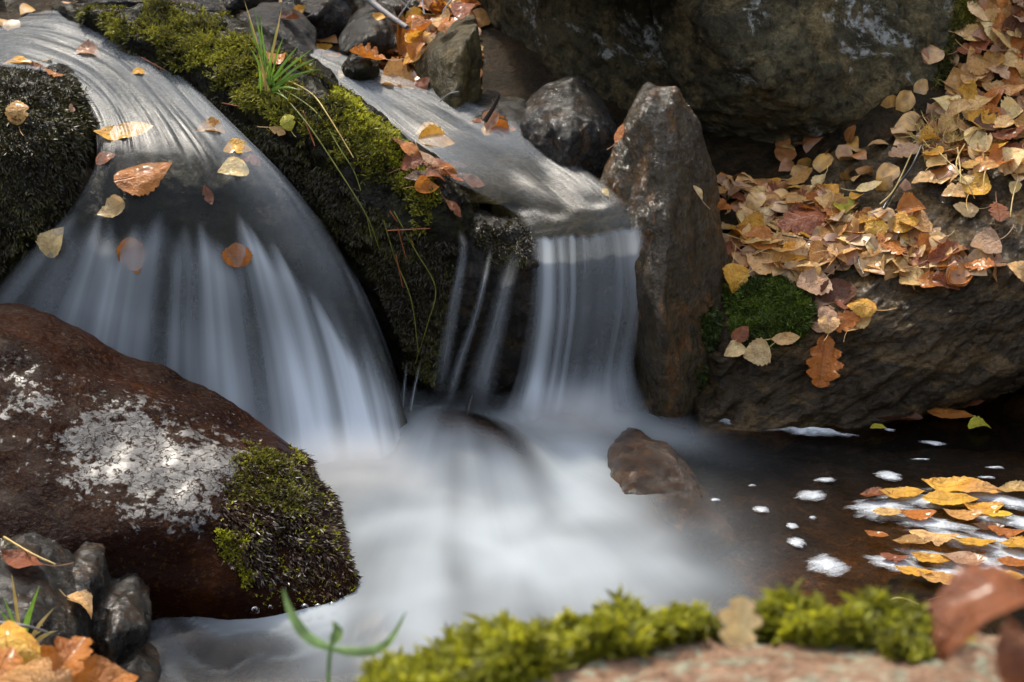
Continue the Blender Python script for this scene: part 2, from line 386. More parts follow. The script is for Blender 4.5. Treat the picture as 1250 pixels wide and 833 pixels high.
leftrock = rock('shaggy_rock', 'black rock shaggy with dripping moss at the left edge, a yellow leaf on its face',
    [ring_hull([(-120, 108, .38), (-40, 92, .40), (20, 84, .40), (62, 90, .38), (94, 112, .34), (113, 150, .29), (112, 190, .25), (98, 232, .22), (74, 285, .2), (30, 322, .19), (-50, 345, .19), (-120, 340, .2)],
      [(40, 130, .27), (45, 190, .19), (20, 280, .15), (75, 170, .23), (-60, 200, .18)], .16, extra=[at(-60, 430, .22), at(40, 400, .24)])],
    m_under, voxel=.006, smooth_it=8, disp=((.012, 9, 4), (.006, 30, 4), (.003, 80, 2)))
# mossy ridge : cross sections crest / belly / waterline / back / deep
def sect(crest, belly, line, bk=.12):
    c, b, l = atz(*crest), atz(*belly), atz(*line)
    return [c, b, l, c + np.array([.03, .08, -.03]), c + np.array([.06, bk + .05, -.16]), l + np.array([0, .06, -.2]), np.array([c[0] + .02, c[1] + .1, -.1])]
SE = [sect((60, 8, .44), (80, 22, .43), (95, 40, .40)), sect((110, 8, .475), (118, 40, .44), (150, 72, .395)), sect((205, 4, .485), (205, 60, .445), (232, 122, .38)), sect((290, 26, .475), (285, 95, .43), (310, 180, .345)),
      sect((345, 70, .455), (345, 145, .405), (380, 250, .265)), sect((432, 130, .415), (415, 215, .345), (445, 335, .175)), sect((492, 182, .37), (470, 280, .275), (482, 410, .09)),
      sect((545, 252, .315), (528, 330, .215), (500, 450, .04)), sect((566, 296, .26), (556, 360, .17), (535, 470, .02))]
ridge = rock('mossy_ridge', 'long moss covered ridge of rock parting the left fall from the upper stream',
    [SE[i] + SE[i + 1] for i in range(len(SE) - 1)], m_under, voxel=.007, smooth_it=14, disp=((.012, 7, 4), (.006, 30, 4), (.003, 80, 2)))
ledge = rock('ledge_rock', 'wet black ledge rock under the lip of the right cascade',
    [[atz(*p) for p in [(556, 262, .285), (600, 258, .285), (655, 292, .248), (715, 284, .25), (770, 280, .245), (800, 270, .25)]]
     + [at(*p) for p in [(552, 330, .16), (610, 330, .165), (640, 310, .165), (590, 400, .19), (700, 380, .235), (510, 490, .21), (800, 500, .24), (700, 500, .25)]]
     + [np.array(p) for p in [(-.1, .45, .26), (.2, .5, .26), (-.1, .5, -.1), (.25, .5, -.1), (-.1, .25, -.1), (.2, .26, -.1)]]],
    m_dark, voxel=.006, smooth_it=8, disp=((.012, 9, 4), (.006, 26, 4), (.003, 80, 2)))
ledge.location.z -= .018
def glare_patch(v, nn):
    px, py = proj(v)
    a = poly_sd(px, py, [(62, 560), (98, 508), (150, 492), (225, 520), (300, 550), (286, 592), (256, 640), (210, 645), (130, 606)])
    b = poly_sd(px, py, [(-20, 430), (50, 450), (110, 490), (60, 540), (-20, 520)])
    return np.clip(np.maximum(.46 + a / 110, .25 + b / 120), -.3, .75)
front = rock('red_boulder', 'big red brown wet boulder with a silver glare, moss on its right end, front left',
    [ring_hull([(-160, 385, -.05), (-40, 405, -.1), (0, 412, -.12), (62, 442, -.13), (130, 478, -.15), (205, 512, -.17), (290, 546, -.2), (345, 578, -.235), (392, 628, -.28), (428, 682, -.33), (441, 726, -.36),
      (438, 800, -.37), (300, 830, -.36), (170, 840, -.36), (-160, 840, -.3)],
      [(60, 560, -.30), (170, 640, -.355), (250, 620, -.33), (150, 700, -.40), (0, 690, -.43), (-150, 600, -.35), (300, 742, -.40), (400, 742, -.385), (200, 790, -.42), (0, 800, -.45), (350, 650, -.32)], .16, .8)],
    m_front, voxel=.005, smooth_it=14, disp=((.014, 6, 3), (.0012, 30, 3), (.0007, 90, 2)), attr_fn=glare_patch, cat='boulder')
G_SM = 'wet cobbles at the lower left'
rock('cobble', 'dark wet cobble at the lower left edge with a brown leaf on top', [ring_hull([(-60, 700, -.55), (0, 690, -.55), (50, 705, -.55), (90, 745, -.57), (108, 800, -.6), (100, 860, -.62), (-60, 860, -.62)], [(40, 750, -.64), (70, 810, -.66), (0, 770, -.67)], .12)], m_crackle, voxel=.005, smooth_it=9, disp=((.007, 11, 4), (.003, 45, 3)), group=G_SM)
rock('cobble', 'two lobed crackled grey cobble standing at the edge of the lower left swirl', [ring_hull([(60, 720, -.5), (85, 696, -.5), (115, 700, -.5), (128, 745, -.5), (120, 830, -.52), (70, 830, -.52)], [(95, 740, -.55), (100, 800, -.57)], .1),
    ring_hull([(100, 770, -.5), (128, 738, -.5), (160, 738, -.5), (182, 765, -.5), (172, 800, -.52), (150, 840, -.53), (100, 840, -.53)], [(140, 775, -.56), (135, 815, -.57)], .1)], m_crackle, voxel=.0045, smooth_it=7, disp=((.005, 14, 4), (.003, 45, 3)), group=G_SM)
rock('cobble', 'low brown cobble half under water at the bottom edge', [ring_hull([(110, 830, -.58), (160, 812, -.58), (196, 835, -.58), (190, 870, -.6), (110, 870, -.6)], [(155, 835, -.62)], .08)], m_crackle, voxel=.005, smooth_it=7, disp=((.005, 14, 4), (.003, 45, 3)), group=G_SM)
rock('amber_rock', 'amber rock breaking the water right of the plunge foam', [ring_hull([(738, 600, -.08), (744, 548, -.01), (770, 542, -.008), (822, 568, -.075), (868, 612, -.13), (910, 668, -.195), (870, 690, -.2), (800, 690, -.2), (743, 640, -.14)], [(768, 592, -.11), (812, 628, -.165)], .1)], m_sub, voxel=.005, smooth_it=8, disp=((.007, 10, 4), (.003, 45, 3)))
drowned = rock('drowned_rock', 'rounded brown rock under the churning water between the two falls', [ring_hull([(495, 560, .0), (506, 522, .036), (550, 516, .032), (600, 530, .007), (640, 560, -.038), (660, 610, -.08), (600, 650, -.15), (515, 630, -.12)], [(575, 575, -.09), (600, 600, -.09)], .1)], m_sub, voxel=.006, smooth_it=10, disp=((.006, 10, 4),))
drowned.location.z -= .008
rock('shadowed_rock', 'shadowed rock under the overhang at the right edge of the pool', [ring_hull([(1165, 500, .34), (1185, 465, .36), (1240, 430, .36), (1330, 400, .36), (1350, 560, .3), (1250, 560, .26), (1190, 545, .3)], [(1240, 500, .26)], .12)], m_slab, voxel=.006, smooth_it=8, disp=((.01, 9, 4), (.003, 45, 3)))
rock('low_rock', 'low black rock by the near rim of the dark pool under a yellow leaf', [ring_hull([(1050, 770, -.36), (1075, 742, -.34), (1150, 726, -.33), (1260, 728, -.32), (1330, 740, -.3), (1330, 860, -.42), (1050, 860, -.45)], [(1180, 770, -.44)], .1)], m_dark, voxel=.005, smooth_it=8, disp=((.005, 12, 4), (.003, 45, 3)))
m_fore = rock_mat('pink_lichened_stone', (.16, .09, .055), (.38, .24, .16), (.30, .33, .24), wet=.1, scale=16, bump=.6, rlo=.5, rhi=.8, speck=.3, stain_lo=.52, stain_hi=.58)
def fd(px, py, d): return atd(px, py, d * .86)
forer = rock('foreground_rock', 'blurred pinkish lichened rock topped with bright green moss in the near foreground',
    [[fd(*p) for p in [(430, 850, 1.52), (560, 815, 1.55), (700, 790, 1.58), (850, 772, 1.6), (1000, 770, 1.6), (1150, 785, 1.58), (1300, 775, 1.55), (1320, 900, 1.3), (1000, 860, 1.34), (800, 868, 1.36), (600, 900, 1.38), (430, 960, 1.4)]]
     + [np.array(p) for p in [(-.2, -1.9, .3), (.5, -1.9, .3), (-.25, -1.3, .3), (.55, -1.25, .3)]]], m_fore, voxel=.006, smooth_it=8, disp=((.012, 9, 4), (.003, 45, 3)), cat='rock')

# ================================================================== WATER
def cr(P, n, axis=0):
    """Catmull-Rom resample along an axis"""
    P = np.moveaxis(np.asarray(P, float), axis, 0); k = len(P)
    t = np.linspace(0, k - 1, n); i = np.minimum(t.astype(int), k - 2); f = (t - i).reshape((-1,) + (1,) * (P.ndim - 1))
    p0 = P[np.maximum(i - 1, 0)]; p1 = P[i]; p2 = P[i + 1]; p3 = P[np.minimum(i + 2, k - 1)]
    r = .5 * (2 * p1 + (p2 - p0) * f + (2 * p0 - 5 * p1 + 4 * p2 - p3) * f * f + (3 * p1 - p0 - 3 * p2 + p3) * f ** 3)
    return np.moveaxis(r, 0, axis)
def sheet_pts(lines, nu, nv):
    C = np.array([[atz(*p) for p in ln] for ln in lines])
    return cr(cr(C, nu, 0), nv, 1)

def water_mat(name, tint, foam_col, grain=(160, 5), gl=.14, clear_gloss=1.0, rough=.16):
    k = N(name)
    uv = k.n('UVMap', uv_map='flow').outputs[0]
    mp = k.n('Mapping'); k.l(uv, mp.inputs[0]); mp.inputs['Scale'].default_value = (grain[0], grain[1], 1)
    g = k.noise(mp.outputs[0], 1.0, 4, .6)
    mp2 = k.n('Mapping'); k.l(uv, mp2.inputs[0]); mp2.inputs['Scale'].default_value = (grain[0] * .3, grain[1] * .5, 1)
    g2 = k.noise(mp2.outputs[0], 1.0, 4, .6)
    foam = k.attr('foam')
    gg = k.math('ADD', k.math('MULTIPLY', k.math('SUBTRACT', g, .5), gl * 2), k.math('MULTIPLY', k.math('SUBTRACT', g2, .5), gl * 2.5))
    a = k.math('ADD', foam, k.math('MULTIPLY', gg, k.mr(foam, 0.05, .55, 0, 1)))
    a = k.mr(a, 0, 1, 0, 1)
    df = k.n('BsdfDiffuse'); df.inputs[0].default_value = (*foam_col, 1)
    tl = k.n('BsdfTranslucent'); tl.inputs[0].default_value = (*foam_col, 1)
    fm = k.n('MixShader'); fm.inputs[0].default_value = .45; k.l(df.outputs[0], fm.inputs[1]); k.l(tl.outputs[0], fm.inputs[2])
    tr = k.n('BsdfTransparent'); tr.inputs[0].default_value = (*tint, 1)
    nb = k.bump(k.math('ADD', g2, k.math('MULTIPLY', g, .3)), .35, .006)
    gs = k.n('BsdfGlossy'); gs.inputs['Roughness'].default_value = rough; k.l(nb, gs.inputs['Normal'])
    fr = k.n('Fresnel'); fr.inputs[0].default_value = 1.33; k.l(nb, fr.inputs['Normal'])
    cl = k.n('MixShader'); k.l(k.math('MULTIPLY', fr.outputs[0], k.mr(foam, .0, .3, clear_gloss, clear_gloss * .04)), cl.inputs[0]); k.l(tr.outputs[0], cl.inputs[1]); k.l(gs.outputs[0], cl.inputs[2])
    mx = k.n('MixShader'); k.l(a, mx.inputs[0]); k.l(cl.outputs[0], mx.inputs[1]); k.l(fm.outputs[0], mx.inputs[2])
    ed = k.attr('edge')          # thin margin where the sheet runs out
    t2 = k.n('BsdfTransparent')
    m2 = k.n('MixShader'); k.l(ed, m2.inputs[0]); k.l(t2.outputs[0], m2.inputs[1]); k.l(mx.outputs[0], m2.inputs[2])
    return k.done(m2.outputs[0])
m_fall = water_mat('falling_water', (.80, .80, .76), (.66, .71, .76), (120, 2.2), gl=.065, rough=.3, clear_gloss=.035)
m_pool = water_mat('pool_water', (.74, .58, .38), (.475, .52, .55), (30, 3), gl=.05, rough=.2, clear_gloss=.7)

def sheet(name, P, foam, edge, mat, uvscale=1.0, kind='structure'):
    nu, nv = P.shape[:2]
    u = np.linspace(0, 1, nu)[:, None] * np.ones((1, nv)); s = np.cumsum(np.concatenate([np.zeros((nu, 1)), np.linalg.norm(np.diff(P, axis=1), axis=2)], 1), 1)
    me = mesh_np(name, P.reshape(-1, 3), grid_faces(nu, nv), True, {'foam': np.clip(foam, 0, 1), 'edge': np.clip(edge, 0, 1)}, np.stack([u, s], -1).reshape(-1, 2) * uvscale)
    o = link(name, me, mat); tag(o, kind=kind); return o
def sheet_bed(name, P, off, mat, amp=.008):
    """the rock floor the water runs over"""
    d1 = np.gradient(P, axis=0); d2 = np.gradient(P, axis=1); n = np.cross(d1, d2); n /= np.linalg.norm(n, axis=2, keepdims=True) + 1e-9
    n *= np.sign(n[..., 2:3] + n[..., 1:2] * -1 + 1e-6)
    q = P.reshape(-1, 3)
    d = (fbm(q * 14, 4) * amp + fbm(q * 60, 3) * amp * .25).reshape(P.shape[:2])
    Q = P - n * (off + d)[..., None] if not np.isscalar(off) else P + n * (d - off)[..., None]
    # skirt : push the rim down and back so the floor has depth
    Q = np.concatenate([Q[:1] + np.array([0, .05, -.12]), Q, Q[-1:] + np.array([0, .05, -.12])], 0)
    me = mesh_np(name, Q.reshape(-1, 3), grid_faces(*Q.shape[:2]))
    o = link(name, me, mat); tag(o, kind='structure')
    BVHS.append((o, BVHTree.FromPolygons([Vector(x) for x in Q.reshape(-1, 3)], tris_of(me).tolist())))
    return o

LEFT = [
 [(-40, 78, .445), (0, 82, .435), (62, 96, .42), (104, 132, .40), (116, 190, .365), (84, 255, .31), (14, 330, .22), (-50, 410, .12), (-90, 480, .03), (-110, 540, -.01)],
 [(-30, 62, .445), (20, 66, .435), (90, 90, .42), (134, 134, .40), (146, 195, .365), (122, 275, .295), (92, 370, .185), (70, 450, .09), (60, 510, .02), (58, 570, -.01)],
 [(-20, 48, .445), (40, 54, .435), (115, 84, .42), (166, 138, .40), (190, 205, .36), (188, 290, .28), (176, 390, .165), (168, 470, .075), (168, 530, .012), (172, 590, -.01)],
 [(-5, 36, .445), (60, 42, .436), (140, 78, .42), (200, 140, .398), (240, 212, .355), (264, 300, .27), (276, 400, .155), (284, 480, .07), (292, 545, .01), (302, 605, -.012)],
 [(10, 28, .445), (80, 32, .437), (165, 74, .42), (235, 145, .392), (290, 218, .345), (332, 305, .26), (364, 400, .15), (384, 485, .065), (396, 560, .008), (410, 625, -.012)],
 [(30, 20, .446), (100, 24, .438), (188, 72, .42), (270, 152, .385), (338, 228, .33), (390, 315, .24), (428, 405, .14), (450, 485, .06), (464, 560, .006), (480, 625, -.012)],
 [(60, 12, .446), (124, 22, .438), (212, 84, .415), (302, 168, .372), (376, 246, .31), (432, 330, .215), (470, 415, .12), (494, 490, .05), (508, 555, .004), (530, 610, -.012)]]
NU, NV = 260, 300
PL = sheet_pts(LEFT, NU, NV)
U, Vv = np.meshgrid(np.linspace(0, 1, NU), np.linspace(0, 9, NV), indexing='ij')
PL += 0
st = .5 + .6 * pn2(U * 8, Vv * .12, 1) + .28 * pn2(U * 24, Vv * .2, 2) + .10 * pn2(U * 60, Vv * .3, 3)
run = (.13 + .08 * (st - .5)) * (1 - smooth(2.6, 3.9, Vv))
run += (.22 * smooth(.55, .95, U)) * smooth(2, 3.5, Vv) * (1 - smooth(5, 6, Vv))
start = 4.85 + .55 * pn2(U * 8, 0 * U, 7) + .35 * pn2(U * 21, 0 * U, 8) + 1.1 * smooth(.62, .80, U) * (1 - smooth(.86, .95, U)) + .3 * smooth(.25, .1, U)
st = np.clip(st, 0, 1.3)
fing = smooth(-.05, .5, Vv - start) * (.04 + 1.25 * st ** 1.5 + .15 * pn2(U * 14, Vv * .3, 12))
fing *= .50 + .50 * smooth(.10, .32, U)
fing *= 1 - .45 * np.exp(-((U - .60) / .035) ** 2) * smooth(5, 6, Vv) - .35 * np.exp(-((U - .36) / .03) ** 2)
foamL = run + fing * 1.0 + .08
fing += .42 * smooth(5.0, 6.8, Vv) * smooth(.5, .62, U) * (.25 + .9 * st)
fing *= 1.32
foamL = run + fing + .03
brk = .5 + .5 * pn2(U * 5, Vv * .45, 61) + .3 * pn2(U * 17, Vv * .8, 62)
foamL = foamL * (1 - .45 * smooth(4.5, 6, Vv) * (1 - np.clip(brk, 0, 1))) + .30 * smooth(6.0, 8.6, Vv) * smooth(.3, .6, U)
edgeL = smooth(0, .05, U) * (1 - smooth(.80 + .10 * pn2(U * 0, Vv * .8, 65) * smooth(4, 5, Vv) + .12 * (1 - smooth(3, 4.5, Vv)), 1, U + .05 * pn2(U * 30, Vv * .5, 66))) * (1 - smooth(7.7 + .25 * pn2(U * 7, 0 * U, 41), 8.75, Vv))
sheet('left_waterfall', PL + np.stack([0 * U, 0 * U, .004 * pn2(U * 18, Vv * .6, 5)], -1), foamL, edgeL, m_fall)
bedL = sheet_bed('bedrock', PL, .014, m_under)

RIGHT = [
 [(340, 66, 0.372), (415, 112, 0.355), (490, 176, 0.335), (555, 226, 0.308), (618, 256, 0.2761), (642, 280, 0.2617), (648, 304, 0.2405), (642, 384, 0.1448), (626, 464, 0.045), (600, 530, -0.01)],
 [(356, 64, 0.372), (442, 108, 0.355), (525, 168, 0.335), (592, 216, 0.308), (650, 252, 0.2812), (672, 276, 0.2668), (679, 302, 0.243), (680, 384, 0.1448), (668, 470, 0.037), (652, 545, -0.01)],
 [(372, 62, 0.372), (470, 104, 0.355), (560, 160, 0.335), (628, 206, 0.308), (682, 247, 0.2875), (702, 272, 0.2718), (708, 300, 0.2455), (707, 382, 0.1474), (694, 472, 0.0344), (680, 555, -0.01)],
 [(388, 62, 0.372), (498, 104, 0.355), (594, 152, 0.335), (662, 200, 0.308), (716, 242, 0.2938), (738, 268, 0.2769), (748, 297, 0.2493), (750, 378, 0.1526), (736, 468, 0.0397), (735, 560, -0.01)],
 [(402, 60, 0.373), (520, 104, 0.356), (626, 146, 0.338), (694, 192, 0.312), (752, 236, 0.3014), (776, 262, 0.2844), (789, 292, 0.2556), (792, 364, 0.1706), (778, 455, 0.0568), (830, 545, -0.01)],
]
PR = sheet_pts(RIGHT, NU, NV)
st2 = .5 + .5 * pn2(U * 8, Vv * .15, 21) + .35 * pn2(U * 22, Vv * .2, 22) + .2 * pn2(U * 55, Vv * .3, 23)
runR = (.12 + .10 * (st2 - .5) + .14 * pn2(U * 4, Vv * 1.2, 27)) * (1 - smooth(1.9, 3.4, Vv))
runR += .05 * smooth(.5, .9, U)
lip = 5.55 + .22 * pn2(U * 11, 0 * U, 29)
f2 = smooth(0, .3, Vv - lip) * (.10 + .20 * np.clip(st2, 0, 1.3) + .60 * np.exp(-((U - .17) / .05) ** 2) + .30 * np.exp(-((U - .30) / .03) ** 2) + .22 * np.exp(-((U - .43) / .03) ** 2) + .22 * np.exp(-((U - .9) / .10) ** 2) * (1 - smooth(6, 7.2, Vv)))
f2 *= 1 - .5 * np.exp(-((U - .62) / .1) ** 2) * smooth(5.6, 6.6, Vv)
f2 += .40 * smooth(7.6, 8.6, Vv) * (1 - smooth(.75, 1, U))
foamR = runR + f2 + .04
edgeR = smooth(0, .10 + .08 * smooth(4.8, 7, Vv), U + .03 * pn2(U * 25, Vv * .6, 91)) * (1 - smooth(.88, 1, U)) * (1 - smooth(7.9 + .3 * pn2(U * 7, 0 * U, 43), 8.9, Vv))
sheet('right_waterfall', PR + np.stack([0 * U, 0 * U, .006 * pn2(U * 5, Vv * 1.1, 25) * (1 - smooth(4, 5, Vv))], -1), foamR, edgeR, m_fall)
m_obed = rock_mat('olive_bedrock', (.012, .010, .004), (.034, .026, .009), (.05, .034, .011), wet=0, scale=9, bump=.6, rlo=.3, rhi=.6)
PRb = PR[:, :int(NV * 5.7 / 9)]
bedR = sheet_bed('bedrock', PRb, .016, m_obed)

for nm_, pts, wd in [('trickle', [(562, 272, .296), (566, 300, .25), (556, 360, .175), (545, 420, .09), (536, 480, .005)], .012), ('trickle', [(600, 290, .27), (592, 330, .215), (580, 380, .14), (560, 440, .06), (548, 486, .002)], .009), ('trickle', [(632, 292, .262), (618, 340, .20), (604, 400, .12), (590, 450, .055), (584, 492, .0)], .022), ('trickle', [(498, 430, .10), (494, 470, .045), (492, 500, 0)], .004), ('trickle', [(514, 432, .075), (506, 470, .035), (500, 505, 0)], .004)]:
    C = cr([atz(*p) + np.array([0, -.022, 0]) for p in pts], 60); n_ = 15; q = np.linspace(-1, 1, n_)[:, None, None]
    P = C[None] + q * np.array([1.0, 0, 0]) * (wd * (.5 + .8 * np.linspace(0, 1, 60)))[None, :, None] + np.array([0, -.004, 0]) * (1 - q ** 2)
    uu = np.linspace(0, 1, n_)[:, None]; vv = np.linspace(0, 4, 60)[None, :]
    fo = .34 * np.exp(-((uu - .5) / .22) ** 2) * (.55 + .6 * pn2(uu * 6 + wd * 900, vv * .6, 51)) + .1
    sheet(nm_, P, fo, np.clip(1 - np.abs(uu * 2 - 1) ** 2, 0, 1) * smooth(0, 1.6, vv) * (1 - smooth(3.0, 4, vv)), m_fall)

m_bed = rock_mat('brown_stream_bed', (.03, .018, .007), (.10, .062, .026), (.15, .08, .025), wet=0, scale=14, bump=.6, rlo=.5, rhi=.8)
bx, by = np.meshgrid(np.linspace(-1.3, 1.3, 120), np.linspace(-1.0, .24, 70), indexing='ij')
bz = -.085 + .02 * fbm(np.stack([bx.ravel() * 5, by.ravel() * 5, 0 * bx.ravel() + 7], 1), 4).reshape(bx.shape) - .03 * smooth(.1, .24, by)
tag(link('stream_bed', mesh_np('stream_bed', np.stack([bx, by, bz], -1).reshape(-1, 3), grid_faces(*bx.shape)), m_bed), kind='structure')
# pool
px_ = np.linspace(-1.3, 1.3, 420); py_ = np.linspace(-1.05, .62, 280)
X, Y = np.meshgrid(px_, py_, indexing='ij')
PZ = np.stack([X, Y, 0 * X], -1); ppx, ppy = proj(PZ.reshape(-1, 3)); ppx = ppx.reshape(X.shape); ppy = ppy.reshape(X.shape)
def blob(cx, cy, rx, ry, ang=0, pw=1.0):
    a = R(ang); dx = ppx - cx; dy = ppy - cy
    u = (dx * math.cos(a) + dy * math.sin(a)) / rx; v = (-dx * math.sin(a) + dy * math.cos(a)) / ry
    return np.exp(-(u * u + v * v) ** pw)
F = 1.25 * blob(560, 670, 190, 95, -8) + .9 * blob(700, 600, 62, 55) + 1.0 * blob(690, 535, 85, 34) + .8 * blob(430, 575, 95, 70) + .8 * blob(720, 715, 130, 70) + .45 * blob(500, 790, 170, 60)
F += .35 * blob(800, 525, 70, 20, 15) + .35 * blob(800, 680, 90, 60, 30) + .4 * blob(520, 520, 60, 30)
F += .6 * blob(440, 600, 90, 34) + .45 * blob(475, 603, 45, 14) + .5 * blob(625, 690, 60, 12, 30) + .3 * blob(400, 740, 40, 50)
sw = pn2(ppx * .010 + 1.2 * pn2(ppx * .008, ppy * .012, 3), ppy * .03 + .8 * pn2(ppx * .012, ppy * .01, 6), 9)
F += (.25 + .60 * sw) * blob(310, 770, 140, 55) + .8 * blob(345, 750, 105, 13, -4) + .9 * np.clip(1 - np.abs(sw) * 7, 0, 1) * blob(290, 790, 130, 45) 
F -= .25 * blob(275, 800, 70, 25)
F *= (1 - .85 * blob(612, 560, 62, 19, 36, 1.0) - .6 * blob(548, 532, 60, 22, 10)) * (1 - .85 * blob(830, 610, 40, 60, -35)) * (1 - .8 * blob(285, 795, 150, 42)) 
_a = np.arctan2(ppy - 470, ppx - 560); _r = np.hypot(ppy - 470, ppx - 560)
F *= 1 + .45 * pn2(_a * 4.5, _r * .006, 71) + .5 * pn2(ppx * .012 + .5 * pn2(ppx * .01, ppy * .02, 73), ppy * .022, 72)
F *= 1 + .12 * pn2(ppx * .02, ppy * .03, 14)
hz = .012 * blob(600, 680, 190, 70) + .012 * blob(690, 540, 60, 40) + .040 * blob(575, 560, 92, 46, 18, 2) + .015 * blob(440, 600, 80, 40) + .012 * blob(800, 610, 60, 50, 40)
hz -= .04 * blob(300, 820, 160, 50)
hz += .004 * pn2(X * 14, Y * 14, 2) * np.clip(F, 0, 1) + .0012 * pn2(X * 30, Y * 22, 4)
F = 1 - np.exp(-1.0 * np.clip(F, 0, 3))
c0 = atz(560, 500, 0); ang = np.arctan2(Y - c0[1], X - c0[0]); rad = np.hypot(X - c0[0], Y - c0[1])
me = mesh_np('pool_water', np.stack([X, Y, hz], -1).reshape(-1, 3), grid_faces(*X.shape), True, {'foam': F, 'edge': np.ones_like(F)}, np.stack([ang / 2, rad], -1).reshape(-1, 2))
pool = link('pool_water', me, m_pool); tag(pool, kind='structure')
# ================================================================== MOSS
def moss_mat(name, stops, rough=.55, trl=.35, gloss=0.0, patch=9):
    k = N(name); c = k.coord(); r = k.attr('rnd'); t = k.attr('tip')
    big = k.noise(c, patch, 5, .65)
    f = k.math('ADD', k.math('MULTIPLY', r, .45), k.math('MULTIPLY', k.mr(big, .32, .68, 0, 1), .6))
    col = k.ramp(f, stops)
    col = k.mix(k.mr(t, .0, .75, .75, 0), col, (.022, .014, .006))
    p = k.pri(col, rough, None, .4, gloss, .15)
    tl = k.n('BsdfTranslucent'); k.l(col, tl.inputs[0])
    m = k.n('MixShader'); m.inputs[0].default_value = trl; k.l(p, m.inputs[1]); k.l(tl.outputs[0], m.inputs[2])
    return k.done(m.outputs[0])
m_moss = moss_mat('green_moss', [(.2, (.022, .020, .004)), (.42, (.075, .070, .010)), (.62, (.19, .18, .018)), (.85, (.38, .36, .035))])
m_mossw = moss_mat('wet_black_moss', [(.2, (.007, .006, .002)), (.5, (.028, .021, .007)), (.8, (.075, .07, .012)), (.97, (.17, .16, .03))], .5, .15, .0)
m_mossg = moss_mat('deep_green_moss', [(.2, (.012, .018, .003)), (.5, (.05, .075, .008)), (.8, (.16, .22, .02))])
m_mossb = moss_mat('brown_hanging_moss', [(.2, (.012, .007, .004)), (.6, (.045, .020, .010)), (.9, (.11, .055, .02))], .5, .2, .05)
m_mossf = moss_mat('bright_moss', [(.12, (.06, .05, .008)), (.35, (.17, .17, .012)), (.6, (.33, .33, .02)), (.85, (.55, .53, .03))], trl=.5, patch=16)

def blades(name, base, axis, side_amp, L, Wd, K, rnd, mat, spread=(.3, .9), curl=.3, seed=1, blen=1.0):
    """K narrow blades on every shoot, as one mesh of small triangles"""
    g = np.random.default_rng(seed); n = len(base)
    a = np.repeat(axis, K, 0); b = np.repeat(base, K, 0); Lk = np.repeat(L, K) * g.uniform(.6, 1.1, n * K)
    rd = g.normal(size=(n * K, 3)); rd -= a * np.sum(rd * a, 1)[:, None]; rd /= np.linalg.norm(rd, axis=1)[:, None] + 1e-9
    al = g.uniform(*spread, n * K)
    d = a * np.cos(al)[:, None] + rd * np.sin(al)[:, None]
    sd_ = np.cross(d, g.normal(size=d.shape)); sd_ /= np.linalg.norm(sd_, axis=1)[:, None] + 1e-9
    b = b + a * (np.repeat(L, K) * g.uniform(0, side_amp, n * K))[:, None]; Lk = Lk * blen
    w = Wd * g.uniform(.7, 1.3, n * K)
    mid = b + d * (Lk * .55)[:, None]; tip = b + d * Lk[:, None] + (rd * curl + np.array([0, 0, -curl * .5])) * (Lk * .4)[:, None]
    V = np.stack([b - sd_ * w[:, None] * .35, b + sd_ * w[:, None] * .35, mid - sd_ * w[:, None] * .5, mid + sd_ * w[:, None] * .5, tip], 1).reshape(-1, 3)
    i = np.arange(n * K)[:, None] * 5
    Fc = np.concatenate([i + [0, 1, 3], i + [0, 3, 2], i + [2, 3, 4]], 0)
    tp = np.tile([0, 0, .55, .55, 1], n * K); rr = np.repeat(np.repeat(rnd, K) * .7 + .3 * g.random(n * K), 5)
    return link(name, mesh_np(name, V, Fc, True, {'tip': tp, 'rnd': rr}), mat)
def scatter(o, poly, count, nz=-.4, fall=25, seed=1, nfreq=22, cut=-.1, face_cam=-.35):
    v, nn, t = world_arrays(o); g = np.random.default_rng(seed)
    c = v[t].mean(1); px, py = proj(c); fn = nn[t].mean(1)
    ok = in_poly(px, py, poly) & (fn[:, 2] > nz)
    vd = CAM - c; vd /= np.linalg.norm(vd, axis=1)[:, None]; ok &= np.sum(vd * fn, 1) > face_cam
    t = t[ok]; A = np.linalg.norm(np.cross(v[t[:, 1]] - v[t[:, 0]], v[t[:, 2]] - v[t[:, 0]]), axis=1)
    i = g.choice(len(t), count, p=A / A.sum()); r = g.random((count, 2)); s = np.sqrt(r[:, 0])
    wts = np.stack([1 - s, s * (1 - r[:, 1]), s * r[:, 1]], 1)[..., None]
    P = (v[t[i]] * wts).sum(1); Nn = (nn[t[i]] * wts).sum(1); Nn /= np.linalg.norm(Nn, axis=1)[:, None] + 1e-9
    px, py = proj(P); sdv = poly_sd(px, py, poly)
    nz_ = pn(P * nfreq + seed)
    keep = (np.clip(sdv / fall, 0, 1) + .7 * nz_ - g.random(count) * .35) > cut
    return P[keep], Nn[keep], sdv[keep], nz_[keep]
